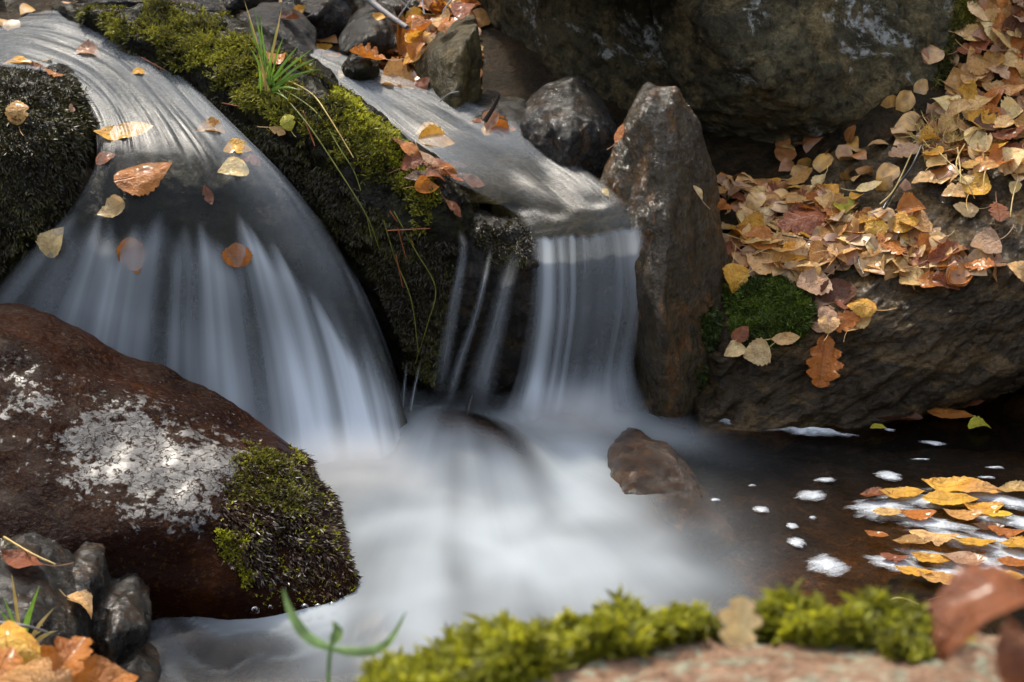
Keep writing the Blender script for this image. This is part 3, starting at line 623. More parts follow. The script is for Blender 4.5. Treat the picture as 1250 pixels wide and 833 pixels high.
def moss(name, label, o, poly, count, mat, L=.010, Wd=.0016, K=5, hang=0.0, nz=-.4, fall=25, cut=.15, seed=1, spread=(.25, .9), up=.35, tall=.6, side=.5):
    P, Nn, sdv, nz_ = scatter(o, poly, count, nz, fall, seed, cut=cut)
    g = np.random.default_rng(seed + 9)
    down = np.array([0, 0, -1.0]) - Nn * (-Nn[:, 2:3]); down /= np.linalg.norm(down, axis=1)[:, None] + 1e-6
    ax = Nn * (1 - .75 * hang) + np.array([0, 0, up * (1 - hang)]) + down * hang + g.normal(size=P.shape) * .22
    ax /= np.linalg.norm(ax, axis=1)[:, None]
    ll = L * g.uniform(.6, 1.2, len(P)) * (1 + tall * np.clip(pn(P * 30 + 5), -.8, 1.2))
    ob = blades(name, P - Nn * .002, ax, side, ll, Wd, K, g.random(len(P)), mat, spread, seed=seed)
    settle(ob); tag(ob, label, 'moss', kind='stuff'); return ob
RTOP = [(88, 12), (150, 2), (205, -2), (290, 22), (348, 62), (435, 124), (495, 176), (540, 240), (552, 285), (505, 290), (440, 232), (400, 205), (350, 172), (300, 150), (255, 112), (205, 88), (150, 55), (112, 38)]
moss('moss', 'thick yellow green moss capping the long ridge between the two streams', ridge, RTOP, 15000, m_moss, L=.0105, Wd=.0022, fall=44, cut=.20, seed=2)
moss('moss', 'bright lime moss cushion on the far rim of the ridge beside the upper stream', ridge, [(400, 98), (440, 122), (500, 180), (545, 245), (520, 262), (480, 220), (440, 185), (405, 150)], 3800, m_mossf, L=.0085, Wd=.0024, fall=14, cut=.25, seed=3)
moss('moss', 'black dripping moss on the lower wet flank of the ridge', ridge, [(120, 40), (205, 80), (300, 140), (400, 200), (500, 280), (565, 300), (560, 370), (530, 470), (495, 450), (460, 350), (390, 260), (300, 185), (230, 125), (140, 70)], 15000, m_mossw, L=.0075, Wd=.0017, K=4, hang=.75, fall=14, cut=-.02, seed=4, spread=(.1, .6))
moss('moss', 'shaggy black moss hanging over the rock at the left edge', leftrock, [(-60, 80), (20, 78), (70, 86), (120, 130), (122, 200), (105, 240), (70, 300), (10, 330), (-60, 340)], 13000, m_mossw, L=.0085, Wd=.0018, K=4, hang=.8, fall=10, cut=-.1, seed=5, spread=(.1, .55))
MF = [(280, 530), (400, 540), (470, 620), (500, 700), (490, 770), (400, 765), (335, 752), (296, 724), (280, 690), (256, 650), (250, 612), (268, 575)]
moss('moss', 'brown stringy moss draping the right end of the red boulder down to the water', front, MF, 6500, m_mossb, L=.011, Wd=.0017, K=5, hang=.9, fall=48, cut=.36, seed=6, spread=(.03, .4), up=0)
moss('moss', 'sparkling yellow green moss on the upper right shoulder of the red boulder', front, [(285, 530), (365, 545), (410, 610), (380, 640), (330, 640), (290, 625), (262, 640), (262, 600)], 3200, m_moss, L=.0075, Wd=.0018, K=5, hang=.3, fall=30, cut=.34, seed=7)
moss('moss', 'yellow green tips speckling the brown moss of the red boulder', front, MF, 1500, m_mossf, L=.0055, Wd=.0018, K=4, hang=.4, fall=30, cut=.3, seed=31)
moss('moss', 'thin flecks of green moss low on the dark face of the red boulder', front, [(255, 640), (300, 650), (320, 720), (295, 728), (270, 690)], 350, m_mossf, L=.006, Wd=.0022, K=5, hang=.3, fall=14, cut=.4, seed=8)
moss('moss', 'green moss tuft on the right edge of the pointed rock', pointed, [(848, 382), (868, 372), (896, 395), (896, 440), (880, 445), (858, 425)], 1100, m_mossg, L=.009, Wd=.002, fall=8, cut=.1, seed=9, hang=.3)
moss('moss', 'thin dark moss near the foot of the pointed rock', pointed, [(850, 440), (885, 445), (880, 480), (858, 505), (845, 480)], 450, m_mossg, L=.008, Wd=.002, fall=8, cut=.3, seed=10, hang=.4)
moss('moss', 'deep green moss patch in the hollow of the slab under the leaf bed', slab, [(890, 345), (940, 336), (988, 348), (990, 395), (975, 420), (930, 424), (892, 414), (884, 375)], 5200, m_mossg, L=.010, Wd=.002, fall=10, cut=.0, seed=12)
moss('moss', 'yellow green moss streak down the right edge of the huge boulder', great, [(1165, -10), (1200, -10), (1196, 30), (1178, 90), (1150, 140), (1130, 165), (1118, 140), (1140, 95), (1158, 50)], 4200, m_moss, L=.010, Wd=.002, fall=8, cut=.05, seed=13, nz=-.9)
moss('moss', 'dull green moss under the lower right corner of the huge boulder', great, [(1040, 150), (1100, 132), (1140, 130), (1140, 165), (1080, 186), (1045, 180)], 2200, m_mossg, L=.009, Wd=.002, fall=12, cut=.25, seed=14, nz=-.95)
moss('moss', 'sparse dark moss on the ledge beside the right cascade', ledge, [(575, 255), (655, 275), (640, 330), (600, 330), (570, 300)], 1500, m_mossw, L=.007, Wd=.0016, K=4, hang=.7, fall=22, cut=.3, seed=15, spread=(.1,.5))
def cushion():
    P, Nn, sdv, nz_ = scatter(forer, [(425, 860), (520, 790), (640, 755), (760, 735), (900, 738), (1000, 748), (1120, 770), (1170, 790), (1120, 812), (1000, 790), (900, 785), (800, 800), (700, 820), (600, 850), (500, 900)], 3000, .0, 22, 21, nfreq=14, cut=.06)
    g = np.random.default_rng(77); ax = Nn * .4 + np.array([0, 0, 1.0]) + g.normal(size=P.shape) * .28; ax /= np.linalg.norm(ax, axis=1)[:, None]
    ll = .0165 * g.uniform(.5, 1.15, len(P)) * (1 + 1.0 * np.clip(pn(P * 26), -.6, 1.2))
    ob = blades('moss', P - Nn * .002, ax, .95, ll, .0030, 26, g.random(len(P)), m_mossf, (.4, 1.25), seed=22, blen=.52)
    settle(ob); tag(ob, 'bright green feathery moss, blurred, on the near foreground rock', 'moss', kind='stuff')
cushion()

# ================================================================== LEAVES
def leaf_mat():
    k = N('leaf'); oi = k.n('ObjectInfo'); c = k.coord(); sep = k.n('SeparateXYZ'); k.l(c, sep.inputs[0])
    x, y = sep.outputs[0], sep.outputs[1]; ax = k.math('ABSOLUTE', x)
    base = oi.outputs['Color']
    off = k.n('VectorMath', operation='ADD'); k.l(c, off.inputs[0])
    rv = k.math('MULTIPLY', oi.outputs['Random'], 40.0); cx = k.n('CombineXYZ')
    for q in range(3): k.l(rv, cx.inputs[q])
    k.l(cx.outputs[0], off.inputs[1]); o = off.outputs[0]
    blot = k.noise(o, 4.0, 6, .65)
    col = k.mix(k.mr(blot, .45, .72, 0, .75), base, k.mix(1.0, base, (.50, .30, .20), 'MULTIPLY'))
    col = k.mix(k.mr(k.noise(o, 2.2, 3, .5), .5, .7, 0, .5), col, k.mix(1.0, base, (1.25, 1.12, .85), 'MULTIPLY'))
    spots = k.mr(k.noise(o, 17, 2, .5), .66, .72, 0, .75)
    col = k.mix(spots, col, (.06, .025, .010))
    # side veins + midrib
    wv = k.math('SUBTRACT', k.math('MULTIPLY', y, 15.0), k.math('MULTIPLY', ax, 13.0))
    fr = k.math('ABSOLUTE', k.math('SUBTRACT', k.math('FRACT', wv), .5))
    vein = k.mr(fr, 0, .07, 1, 0); mid = k.mr(ax, .006, .016, 1, 0)
    vm = k.math('MAXIMUM', k.math('MULTIPLY', vein, .5), mid)
    col = k.mix(k.math('MULTIPLY', vm, .45), col, k.mix(1.0, base, (.62, .48, .35), 'MULTIPLY'))
    h = k.math('ADD', k.math('MULTIPLY', vm, -.5), k.noise(o, 9, 5, .6))
    nb = k.bump(h, .6, .03)
    p = k.pri(col, .42, nb, .3, .18, .2)
    tl = k.n('BsdfTranslucent'); k.l(col, tl.inputs[0])
    m = k.n('MixShader'); m.inputs[0].default_value = .28; k.l(p, m.inputs[1]); k.l(tl.outputs[0], m.inputs[2])
    return k.done(m.outputs[0])
m_leaf = leaf_mat()
def stalk_mat():
    k = N('leaf_stalk'); oi = k.n('ObjectInfo')
    return k.done(k.pri(k.mix(.5, oi.outputs['Color'], (.16, .08, .03)), .5))
m_stalk = stalk_mat()
def tube_vf(pts, r0, r1, sides=5):
    P = np.asarray(pts, float); n = len(P); T = np.gradient(P, axis=0); T /= np.linalg.norm(T, axis=1)[:, None] + 1e-9
    ref = np.array([0.13, .31, .94]); A = np.cross(T, ref); A /= np.linalg.norm(A, axis=1)[:, None] + 1e-9; B = np.cross(T, A)
    r = np.linspace(r0, r1, n); th = np.linspace(0, 2 * math.pi, sides, endpoint=False)
    V = (P[:, None] + r[:, None, None] * (np.cos(th)[None, :, None] * A[:, None] + np.sin(th)[None, :, None] * B[:, None])).reshape(-1, 3)
    Fc = []
    for i in range(n - 1):
        for j in range(sides): Fc.append([i * sides + j, i * sides + (j + 1) % sides, (i + 1) * sides + (j + 1) % sides, (i + 1) * sides + j])
    return V, np.array(Fc)
LEAFMESH = {}
def leaf_mesh(kind, var):
    if (kind, var) in LEAFMESH: return LEAFMESH[(kind, var)]
    g = np.random.default_rng(hash_(kind) * 31 + var * 7)
    lob = kind in ('oak', 'lobed'); nt_ = 61 if lob else 33; ns = 11
    t = np.linspace(0, 1, nt_)[:, None]; s = np.linspace(-1, 1, ns)[None, :]
    asp = dict(birch=.40, poplar=.50, oval=.235, oak=.31, lobed=.45)[kind]
    if kind == 'birch': w_ = np.sin(math.pi * t ** .72) ** .85 * (1 - .25 * t ** 3)
    elif kind == 'poplar': w_ = np.sin(math.pi * t ** .60) ** .72 * (1 - .2 * t ** 4)
    elif kind == 'oval': w_ = np.sin(math.pi * t ** .9) ** .9
    elif kind == 'oak': w_ = (np.sin(math.pi * np.clip(t * .97 + .02, 0, 1) ** 1.15) ** .62) * (.60 + .42 * np.abs(np.sin(math.pi * (t * 4.6 + .1))) ** .8)
    else: w_ = (np.sin(math.pi * np.clip(t * .97 + .02, 0, 1) ** .8) ** .6) * (.50 + .55 * np.abs(np.sin(math.pi * (t * 2.6 + .2))) ** .8)
    w_ = w_ * (1 - (g.uniform(.2, .5) if (not lob and var % 3 == 1) else 0) * np.exp(-((t - g.uniform(.3, .75)) / .05) ** 2) * (s > 0))
    side = np.where(s > 0, 1 + .10 * g.normal(), 1 + .10 * g.normal())
    ragged = 1 + (.05 if not lob else .04) * g.normal(size=(nt_, 1)) * (1 if var else .6)
    x = s * w_ * asp * side * ragged
    y = (t - .5) + 0 * s + (np.abs(s) ** 2 * (.07 if lob else .035)) * np.sin(math.pi * t)
    c1 = g.choice([-.7, .5, 1.1, 2.0, .25]) * g.uniform(.5, 1.1); c2 = g.choice([-1.0, .4, 1.1, -.3]) * g.uniform(.4, 1); tw = g.normal() * .5
    q = np.stack([x.ravel() * 3, y.ravel() * 3, np.full(x.size, var * 3.1)], 1)
    z = c1 * np.abs(x) ** 1.6 + c2 * y ** 2 * .8 + tw * x * y + .055 * pn(q).reshape(x.shape) + .012 * pn(q * 4).reshape(x.shape)
    z = z - z.mean()
    V = np.stack([x, y, z], -1).reshape(-1, 3)
    me = mesh_np(kind + '_leaf', V, grid_faces(nt_, ns)); me.materials.append(m_leaf)
    p0 = V[ns // 2]
    k = np.linspace(0, 1, 8)[:, None]; ln = g.uniform(.35, .65)
    pts = p0 + k * np.array([g.normal() * .10, -ln, .0]) + (k ** 2) * np.array([g.normal() * .15, 0, g.uniform(0, .25)])
    sv, sf = tube_vf(pts, .013, .011, 5)
    sm = mesh_np('stalk', sv, sf); sm.materials.append(m_stalk)
    LEAFMESH[(kind, var)] = (me, sm); return me, sm
def hash_(s): return sum((i + 3) * ord(ch) for i, ch in enumerate(s))
PAL = {'pale tan': (.68, .43, .17), 'tan': (.53, .28, .085), 'golden yellow': (.67, .35, .045), 'yellow': (.70, .44, .04), 'orange brown': (.46, .16, .025),
       'russet': (.25, .080, .030), 'dark brown': (.105, .042, .018), 'pinkish tan': (.46, .275, .165), 'greenish yellow': (.42, .38, .03), 'cream': (.80, .59, .29)}
ALL_LEAVES = []
def place_leaf(kind, px, py, size, ang, color, label, group, var=None, lift=.004, only=None, tilt=.25, stalk=True, hit=None, nrm=None, jitter=.12):
    if hit is None:
        h = cast(px, py, only)
        if h is None: return None
        hit, n = h[0], h[1].copy()
        for dx, dy in ((14, 0), (-14, 0), (0, 12), (0, -12)):
            h2 = cast(px + dx, py + dy, only)
            if h2 is not None and (h2[0] - hit).length < .06: n += h2[1]
        n.normalize()
    else:
        hit = Vector(hit); n = Vector(nrm or (0, 0, 1))
    n = (n + Vector((random.gauss(0, tilt), random.gauss(0, tilt), abs(random.gauss(0, tilt)) + .15))).normalized()
    a = R(ang); d = Vector(RGT * math.cos(a) + UPV * math.sin(a)); d = d - n * d.dot(n)
    if d.length < 1e-3: d = Vector((1, 0, 0))
    d.normalize(); xax = d.cross(n)
    M = Matrix((xax, d, n)).transposed().to_4x4()
    if var is None: var = random.randrange(10)
    me, sm = leaf_mesh(kind, var)
    o = bpy.data.objects.new(kind + '_leaf', me); COL.objects.link(o)
    o.matrix_world = Matrix.Translation(hit + n * lift) @ M @ Matrix.Scale(size, 4)
    c = PAL[color]; v = random.uniform(1 - jitter, 1 + jitter)
    o.color = (c[0] * v, c[1] * v * random.uniform(.94, 1.06), c[2] * v, 1)
    tag(o, label, 'leaf', group)
    if stalk:
        s = bpy.data.objects.new('stalk', sm); COL.objects.link(s); s.parent = o; s.color = o.color
    ALL_LEAVES.append((px, py)); return o

KW = {'birch': 'pointed', 'poplar': 'heart shaped', 'oval': 'narrow', 'oak': 'lobed oak', 'lobed': 'small lobed'}
G1 = 'leaves of the bed on the right bank slab'
# --- leaves one can pick out ------------------------------------------------
HERO = [  # kind, px, py, size, angle, colour, label, group
 ('oak', 988, 276, .105, 205, 'russet', 'long folded russet oak leaf lying across the middle of the leaf bed', G1),
 ('birch', 1030, 258, .036, 100, 'greenish yellow', 'round greenish yellow leaf at the top of the leaf bed', G1),
 ('birch', 1049, 251, .024, 20, 'golden yellow', 'small golden leaf touching the greenish yellow one on the slab', G1),
 ('birch', 1004, 233, .036, 250, 'cream', 'cream leaf with its stalk sticking straight up at the back of the leaf bed', G1),
 ('oval', 980, 226, .050, 10, 'tan', 'flat dull tan leaf lying alone furthest back in the dark hollow', G1),
 ('oval', 1062, 238, .044, 28, 'cream', 'narrow cream leaf pointing up to the right beside the twig on the slab', G1),
 ('poplar', 909, 291, .058, 120, 'golden yellow', 'big golden leaf near the left end of the leaf bed', G1),
 ('poplar', 925, 304, .050, 200, 'orange brown', 'mottled orange brown leaf overlapping the big golden leaf', G1),
 ('poplar', 965, 309, .052, 0, 'pale tan', 'smooth pale tan leaf with a dark midrib left of centre in the bed', G1),
 ('poplar', 939, 328, .052, 40, 'pale tan', 'pale tan heart shaped leaf at the front rim above the moss patch', G1),
 ('birch', 1067, 283, .044, 95, 'golden yellow', 'round golden leaf with a dark slit in the middle of the bed', G1),
 ('birch', 1111, 261, .046, 10, 'orange brown', 'orange leaf curled like a boat at the right of the bed', G1),
 ('birch', 1105, 280, .046, 15, 'golden yellow', 'orange gold folded leaf just below the boat shaped one', G1),
 ('birch', 1173, 262, .042, 185, 'cream', 'cream leaf at the front of the trio on bare slab', G1),
 ('birch', 1163, 243, .040, 195, 'pale tan', 'pale leaf at the left of the trio on bare slab', G1),
 ('poplar', 1193, 233, .048, 60, 'golden yellow', 'broad amber leaf at the right of the trio on bare slab', G1),
 ('oak', 1216, 268, .052, 262, 'russet', 'russet oak leaf standing stalk upward on bare slab right of the trio', G1),
 ('oak', 1157, 318, .066, 25, 'russet', 'large russet oak leaf at the right end of the leaf bed', G1),
 ('poplar', 1200, 306, .046, 200, 'pinkish tan', 'crumpled tan leaf with rot spots right of the large russet oak leaf', G1),
 ('birch', 1240, 335, .042, 150, 'pale tan', 'pale leaf at the right picture edge on the slab rim', G1),
 ('birch', 1236, 237, .024, 250, 'cream', 'small kite shaped cream leaf hanging from a grass stem at the right edge', G1),
 ('birch', 1145, 208, .042, 60, 'pale tan', 'round pale leaf at the foot of the leafy slope', G1),
 ('birch', 1140, 198, .036, 140, 'golden yellow', 'yellow leaf peeking from behind the round pale leaf on the slope foot', G1),
 ('birch', 1128, 229, .040, 190, 'pale tan', 'pale leaf resting alone on bare slab below the slope foot', G1),
 ('oak', 1108, 192, .060, 205, 'pinkish tan', 'mauve grey oak leaf under the mossy corner of the huge boulder', G1),
 ('oak', 1206, 160, .060, 100, 'pinkish tan', 'pinkish oak leaf lying open on the leafy slope', 'leaves on the slope beside the boulder'),
 ('birch', 1205, 186, .046, 20, 'yellow', 'bright yellow leaf below the pinkish oak leaf on the slope', 'leaves on the slope beside the boulder'),
 ('oak', 1003, 442, .078, 262, 'orange brown', 'orange brown oak leaf hanging down the front of the slab', G1),
 ('birch', 1052, 382, .044, 160, 'golden yellow', 'golden leaf with a white rim above the hanging oak leaf', G1),
 ('oak', 1032, 396, .050, 200, 'orange brown', 'tattered orange leaf piece beside the golden leaf above the hanging oak leaf', G1),
 ('birch', 1008, 398, .040, 90, 'pale tan', 'pale leaf tucked behind the stalk of the hanging oak leaf', G1),
 ('poplar', 1021, 361, .052, 80, 'dark brown', 'brown leaf blotched with black right of the wet veined leaf', G1),
 ('poplar', 988, 352, .052, 210, 'pinkish tan', 'wet veined brown leaf at the right end of the moss patch', G1),
 ('poplar', 925, 430, .040, 200, 'cream', 'cream heart shaped leaf below the moss patch', G1),
 ('birch', 897, 434, .034, 200, 'cream', 'pale leaf with a curved white stalk below the moss patch by the pointed rock', G1),
 ('birch', 906, 415, .034, 60, 'russet', 'small russet leaf tip behind the cream heart shaped leaf', G1),
 ('oval', 956, 418, .044, 8, 'pale tan', 'pale folded leaf right of the cream heart shaped leaf', G1),
 ('birch', 890, 342, .046, 265, 'golden yellow', 'golden leaf drooping beside the pointed rock at the left end of the bed', G1),
 ('birch', 1180, 228, .030, 30, 'cream', 'little cream leaf lying over the amber leaf of the trio', G1),
 ('oval', 848, 238, .026, 120, 'cream', 'small cream leaf stuck on the right face of the pointed rock', None),
 ('oval', 760, 166, .032, 80, 'orange brown', 'brown shrivelled leaf caught between the rounded rock and the pointed rock', None),
 ('oval', 742, 238, .020, 130, 'yellow', 'tiny yellow leaf scrap at the foot of the pointed rock', None),
 ('oval', 22, 82, .050, 160, 'golden yellow', 'golden leaf on top of the shaggy left rock at the picture edge', None),
 ('birch', 46, 86, .020, 30, 'russet', 'small rolled russet leaf on top of the shaggy left rock', None),
 ('oval', 66, 95, .034, 340, 'orange brown', 'thin orange leaf on the right end of the top of the shaggy rock', None),
 ('birch', 22, 139, .044, 95, 'tan', 'spotted tan leaf with a small stalk on the face of the shaggy left rock', None),
 ('birch', 83, 134, .014, 80, 'pinkish tan', 'tiny brown leaf scrap on the right of the shaggy rock face', None),
 ('birch', 353, 151, .030, 110, 'greenish yellow', 'greenish yellow leaf on the wet flank of the mossy ridge', None),
 ('oval', 343, 161, .030, 340, 'pale tan', 'pale curled leaf below the greenish yellow one on the ridge flank', None),
 ('birch', 338, 76, .034, 60, 'orange brown', 'orange brown leaf behind the green grass tuft', None),
 ('oval', 550, 257, .034, 320, 'russet', 'single russet leaf stuck on the wet end of the ridge below the sodden pile', None),
 ('poplar', 352, 26, .034, 200, 'dark brown', 'dark brown folded leaf on the rough rock at the top', None),
 ('birch', 368, 15, .034, 10, 'golden yellow', 'golden leaf above the dark brown folded leaf at the top', None),
 ('oval', 393, 62, .046, 330, 'golden yellow', 'golden leaf standing at the edge of the upper stream', None),
 ('oval', 408, 72, .044, 10, 'orange brown', 'flat orange leaf at the edge of the upper stream', None),
 ('oak', 448, 72, .060, 150, 'orange brown', 'rust brown curled leaf arching over the small black speckled rock', None),
 ('birch', 468, 92, .040, 280, 'orange brown', 'rust leaf hanging beside the small black speckled rock', None),
 ('birch', 520, 106, .036, 300, 'russet', 'dark red curled leaf at the foot of the wedge rock', None),
 ('birch', 462, 24, .022, 170, 'golden yellow', 'small orange leaf lying on the dark angular rock', None),
 ('birch', 25, 690, .050, 170, 'russet', 'russet leaf on top of the lower left cobble', None),
 ('birch', 95, 744, .040, 300, 'pale tan', 'tan leaf with a red stalk stuck between the lower left cobbles', None),
 ('birch', 122, 818, .042, 130, 'orange brown', 'orange leaf with a thin upright stalk at the bottom edge by the cobbles', None),
 ('birch', 1184, 731, .052, 10, 'cream', 'cream leaf with an upright stalk on the low rock at the pool rim', None),
 ('oval', 1212, 740, .036, 20, 'golden yellow', 'golden leaf beside the cream one on the low rock', None)]
for hrow in HERO:
    kind, px, py, size, ang, colr, lab, grp = hrow
    place_leaf(kind, px, py, size, ang, colr, lab, grp, lift=.016 if grp == G1 else .008, tilt=.14)
# --- the crowded beds ---------------------------------------------------------
MARKS = [(988, 276, 'the long folded russet oak leaf'), (1030, 258, 'the round greenish yellow leaf'), (909, 291, 'the big golden leaf'), (1067, 283, 'the slit golden leaf'), (1111, 261, 'the boat shaped orange leaf'),
         (1157, 318, 'the large russet oak leaf'), (1216, 268, 'the russet oak leaf on bare slab'), (1052, 382, 'the white rimmed golden leaf'), (988, 352, 'the wet veined leaf'), (1206, 160, 'the pinkish oak leaf'),
         (1108, 192, 'the mauve grey oak leaf'), (1145, 208, 'the round pale slope leaf'), (1185, 60, 'the mossy edge of the huge boulder'), (1230, 20, 'the top right corner'), (1235, 100, 'the right picture edge'),
         (939, 328, 'the pale heart leaf above the moss'), (545, 80, 'the wedge rock'), (450, 42, 'the dark angular rock'), (480, 20, 'the grey branch'), (550, 15, 'the top of the sunlit pile'), (1175, 255, 'the trio on bare slab')]
used = {}
def where(px, py):
    m = min(MARKS, key=lambda q: (q[0] - px) ** 2 + (q[1] - py) ** 2); dx, dy = px - m[0], py - m[1]
    if abs(dx) > 2 * abs(dy): d = 'right of' if dx > 0 else 'left of'
    elif abs(dy) > 2 * abs(dx): d = 'below' if dy > 0 else 'above'
    else: d = ('lower ' if dy > 0 else 'upper ') + ('right of' if dx > 0 else 'left of')
    return d + ' ' + m[2]
def auto_label(kind, colr, px, py, size, ang, place):
    q = (ang % 360); dirw = ['right', 'upper right', 'up', 'upper left', 'left', 'lower left', 'down', 'lower right'][int((q + 22.5) // 45) % 8]
    sz = 'small ' if size < .036 else ('large ' if size > .049 else '')
    opts = [f'{sz}{colr} {KW[kind]} leaf {where(px, py)} {place}', f'{sz}{colr} {KW[kind]} leaf, tip {dirw}, {where(px, py)} {place}']
    for tx in opts:
        if len(tx.split()) <= 16 and tx not in used: used[tx] = 1; return tx
    return None
def bed(poly, n, mind, kinds, cols, sizes, place, group, lift=(.002, .014), only=None, tilt=.3, seed=1):
    g = random.Random(seed); xs_ = [p[0] for p in poly]; ys_ = [p[1] for p in poly]; pts = []; tries = 0
    while len(pts) < n and tries < 9000:
        tries += 1; x, y = g.uniform(min(xs_), max(xs_)), g.uniform(min(ys_), max(ys_))
        if not in_poly(np.array([x]), np.array([y]), poly)[0]: continue
        if any((x - a) ** 2 + ((y - b) * 1.5) ** 2 < mind ** 2 for a, b in pts): continue
        kind = g.choice(kinds); colr = g.choice(cols); size = g.uniform(*sizes); ang = g.uniform(0, 360)
        if kind == 'oak': colr = g.choice(['russet', 'orange brown', 'pinkish tan'])
        lab = auto_label(kind, colr, x, y, size, ang, place)
        if lab is None: continue
        pts.append((x, y))
        place_leaf(kind, x, y, size, ang, colr, lab, group, lift=g.uniform(*lift), only=only, tilt=tilt, stalk=g.random() < .55)
COLS = ['pale tan'] * 6 + ['tan'] * 4 + ['golden yellow'] * 3 + ['cream'] * 3 + ['orange brown'] * 3 + ['russet', 'pinkish tan', 'pinkish tan', 'dark brown']
bed([(876, 238), (905, 228), (960, 232), (1010, 240), (1060, 268), (1130, 270), (1150, 300), (1130, 335), (1080, 335), (1030, 318), (985, 335), (892, 335), (882, 290)], 116, 11.5, ['birch'] * 4 + ['poplar'] * 3 + ['oval', 'oak'], COLS, (.026, .056), 'in the bed', G1, seed=2)
bed([(1140, 320), (1215, 325), (1205, 345), (1150, 358), (1110, 345)], 9, 15, ['birch', 'poplar', 'oak'], ['pinkish tan', 'tan', 'orange brown', 'pale tan'], (.036, .05), 'on the slab rim', G1, seed=3)
bed([(1000, 350), (1050, 375), (1055, 400), (1005, 412), (990, 395)], 8, 13, ['birch', 'poplar'], ['pinkish tan', 'tan', 'pale tan', 'russet'], (.03, .042), 'on the slab', G1, seed=4)
bed([(1200, -5), (1262, -5), (1262, 232), (1225, 215), (1180, 222), (1150, 190), (1120, 178), (1140, 160), (1165, 100), (1186, 50)], 78, 16, ['birch'] * 4 + ['poplar'] * 3 + ['oak'] * 2, COLS + ['tan', 'pale tan', 'orange brown'], (.036, .06), 'on the slope', 'leaves on the slope beside the boulder', seed=5, tilt=.45, lift=(.004, .02))
bed([(462, 66), (500, 24), (520, 2), (582, -6), (582, 26), (545, 44), (505, 82), (480, 96)], 36, 12, ['birch'] * 3 + ['poplar'] * 2 + ['oak'], ['orange brown'] * 4 + ['tan', 'golden yellow', 'golden yellow', 'russet', 'pale tan'], (.034, .054), 'in the pile', 'leaves of the sunlit pile at top centre', seed=6, tilt=.5, lift=(.004, .03))
used_sod = 0
SOD = [(484, 182, 150, 'russet'), (498, 190, 330, 'orange brown'), (505, 204, 20, 'russet'), (518, 200, 320, 'pinkish tan'), (530, 208, 10, 'russet'), (542, 212, 340, 'orange brown'), (512, 220, 180, 'dark brown'), (528, 224, 0, 'russet'), (548, 224, 350, 'russet'), (562, 220, 330, 'dark brown'), (575, 228, 340, 'russet'), (520, 235, 10, 'orange brown'), (555, 210, 30, 'dark brown')]
for i, (x, y, a, c) in enumerate(SOD):
    rk = ['leftmost, against the moss', 'second from the moss end', 'at the upper left', 'shiny, on its upper side', 'in the middle', 'bent, right of the middle', 'flat, on its lower left', 'low in the middle', 'low, right of the middle', 'near the right end', 'at its right tip', 'lowest, at the water', 'topmost, by the stream'][i]
    place_leaf('birch' if i % 3 else 'oval', x, y, .036, a, c, f'{c} sodden leaf {rk} of the soggy pile on the ridge', 'sodden leaves beside the upper stream', lift=.012, tilt=.25)
WETB = [(585, 158, 'russet', 'left'), (600, 150, 'pinkish tan', 'upper'), (612, 158, 'orange brown', 'right'), (596, 166, 'golden yellow', 'lower')]
for x, y, c, d in WETB: place_leaf('birch', x, y, .034, random.uniform(0, 360), c, f'{c} wet leaf, the {d} one of four below the dark hollow', 'wet leaves below the hollow', lift=.014)
# leaves swept along in the water
GW = 'leaves swept along in the falling water'
for kind, x, y, s, a, c, lab in [
    ('oval', 152, 168, .072, 25, 'golden yellow', 'golden leaf streaming past the shaggy rock in the left fall'), ('birch', 177, 220, .070, 28, 'orange brown', 'broad orange leaf in the left fall below the golden streaming leaf'),
    ('birch', 140, 259, .036, 200, 'cream', 'cream leaf held in the left fall beneath the broad orange leaf'), ('birch', 257, 166, .036, 170, 'tan', 'tan leaf at the top of the cluster in the middle of the left fall'),
    ('birch', 290, 188, .034, 10, 'golden yellow', 'golden leaf in the cluster in the middle of the left fall'), ('birch', 284, 214, .038, 200, 'cream', 'cream leaf lowest in the cluster in the left fall'),
    ('oval', 305, 202, .032, 320, 'russet', 'russet leaf at the right of the cluster in the left fall'), ('oval', 254, 243, .026, 290, 'russet', 'thin russet leaf sliding down the glassy lip of the left fall'),
    ('birch', 106, 200, .032, 80, 'russet', 'russet leaf pinned on the right side of the shaggy rock'), ('birch', 70, 296, .040, 60, 'cream', 'pale leaf stuck upright in the thin water below the shaggy rock'),
    ('birch', 163, 313, .044, 285, 'orange brown', 'orange brown leaf pointing down where the white water starts'), ('poplar', 288, 313, .030, 90, 'orange brown', 'brown leaf at the head of the right white strand of the left fall'),
    ('birch', 108, 72, .036, 330, 'pinkish tan', 'faint tan leaf under the smooth water at the top left'), ('birch', 170, 97, .022, 30, 'golden yellow', 'small golden leaf under the smooth water above the left fall'),
    ('birch', 132, 200, .026, 40, 'russet', 'small red leaf between the two big leaves of the left fall'), ('oval', 358, 226, .024, 330, 'russet', 'small red leaf in the right margin of the left fall'),
    ('birch', 533, 181, .046, 350, 'golden yellow', 'golden leaf drifting in the upper stream above the sodden pile'), ('birch', 525, 167, .036, 10, 'tan', 'tan leaf behind the golden one in the upper stream'),
    ('poplar', 488, 108, .052, 350, 'tan', 'wide tan leaf under the water at the head of the upper stream'), ('birch', 428, 97, .034, 0, 'cream', 'pale leaf under the water near the small black speckled rock'),
    ('birch', 612, 165, .040, 350, 'orange brown', 'orange leaf at the far bank of the upper stream by the rounded rock')]:
    place_leaf(kind, x, y, s * 1.22, a, c, lab, GW, lift=.012, tilt=.03, only=[bedL, bedR, leftrock], stalk=False, var=None)
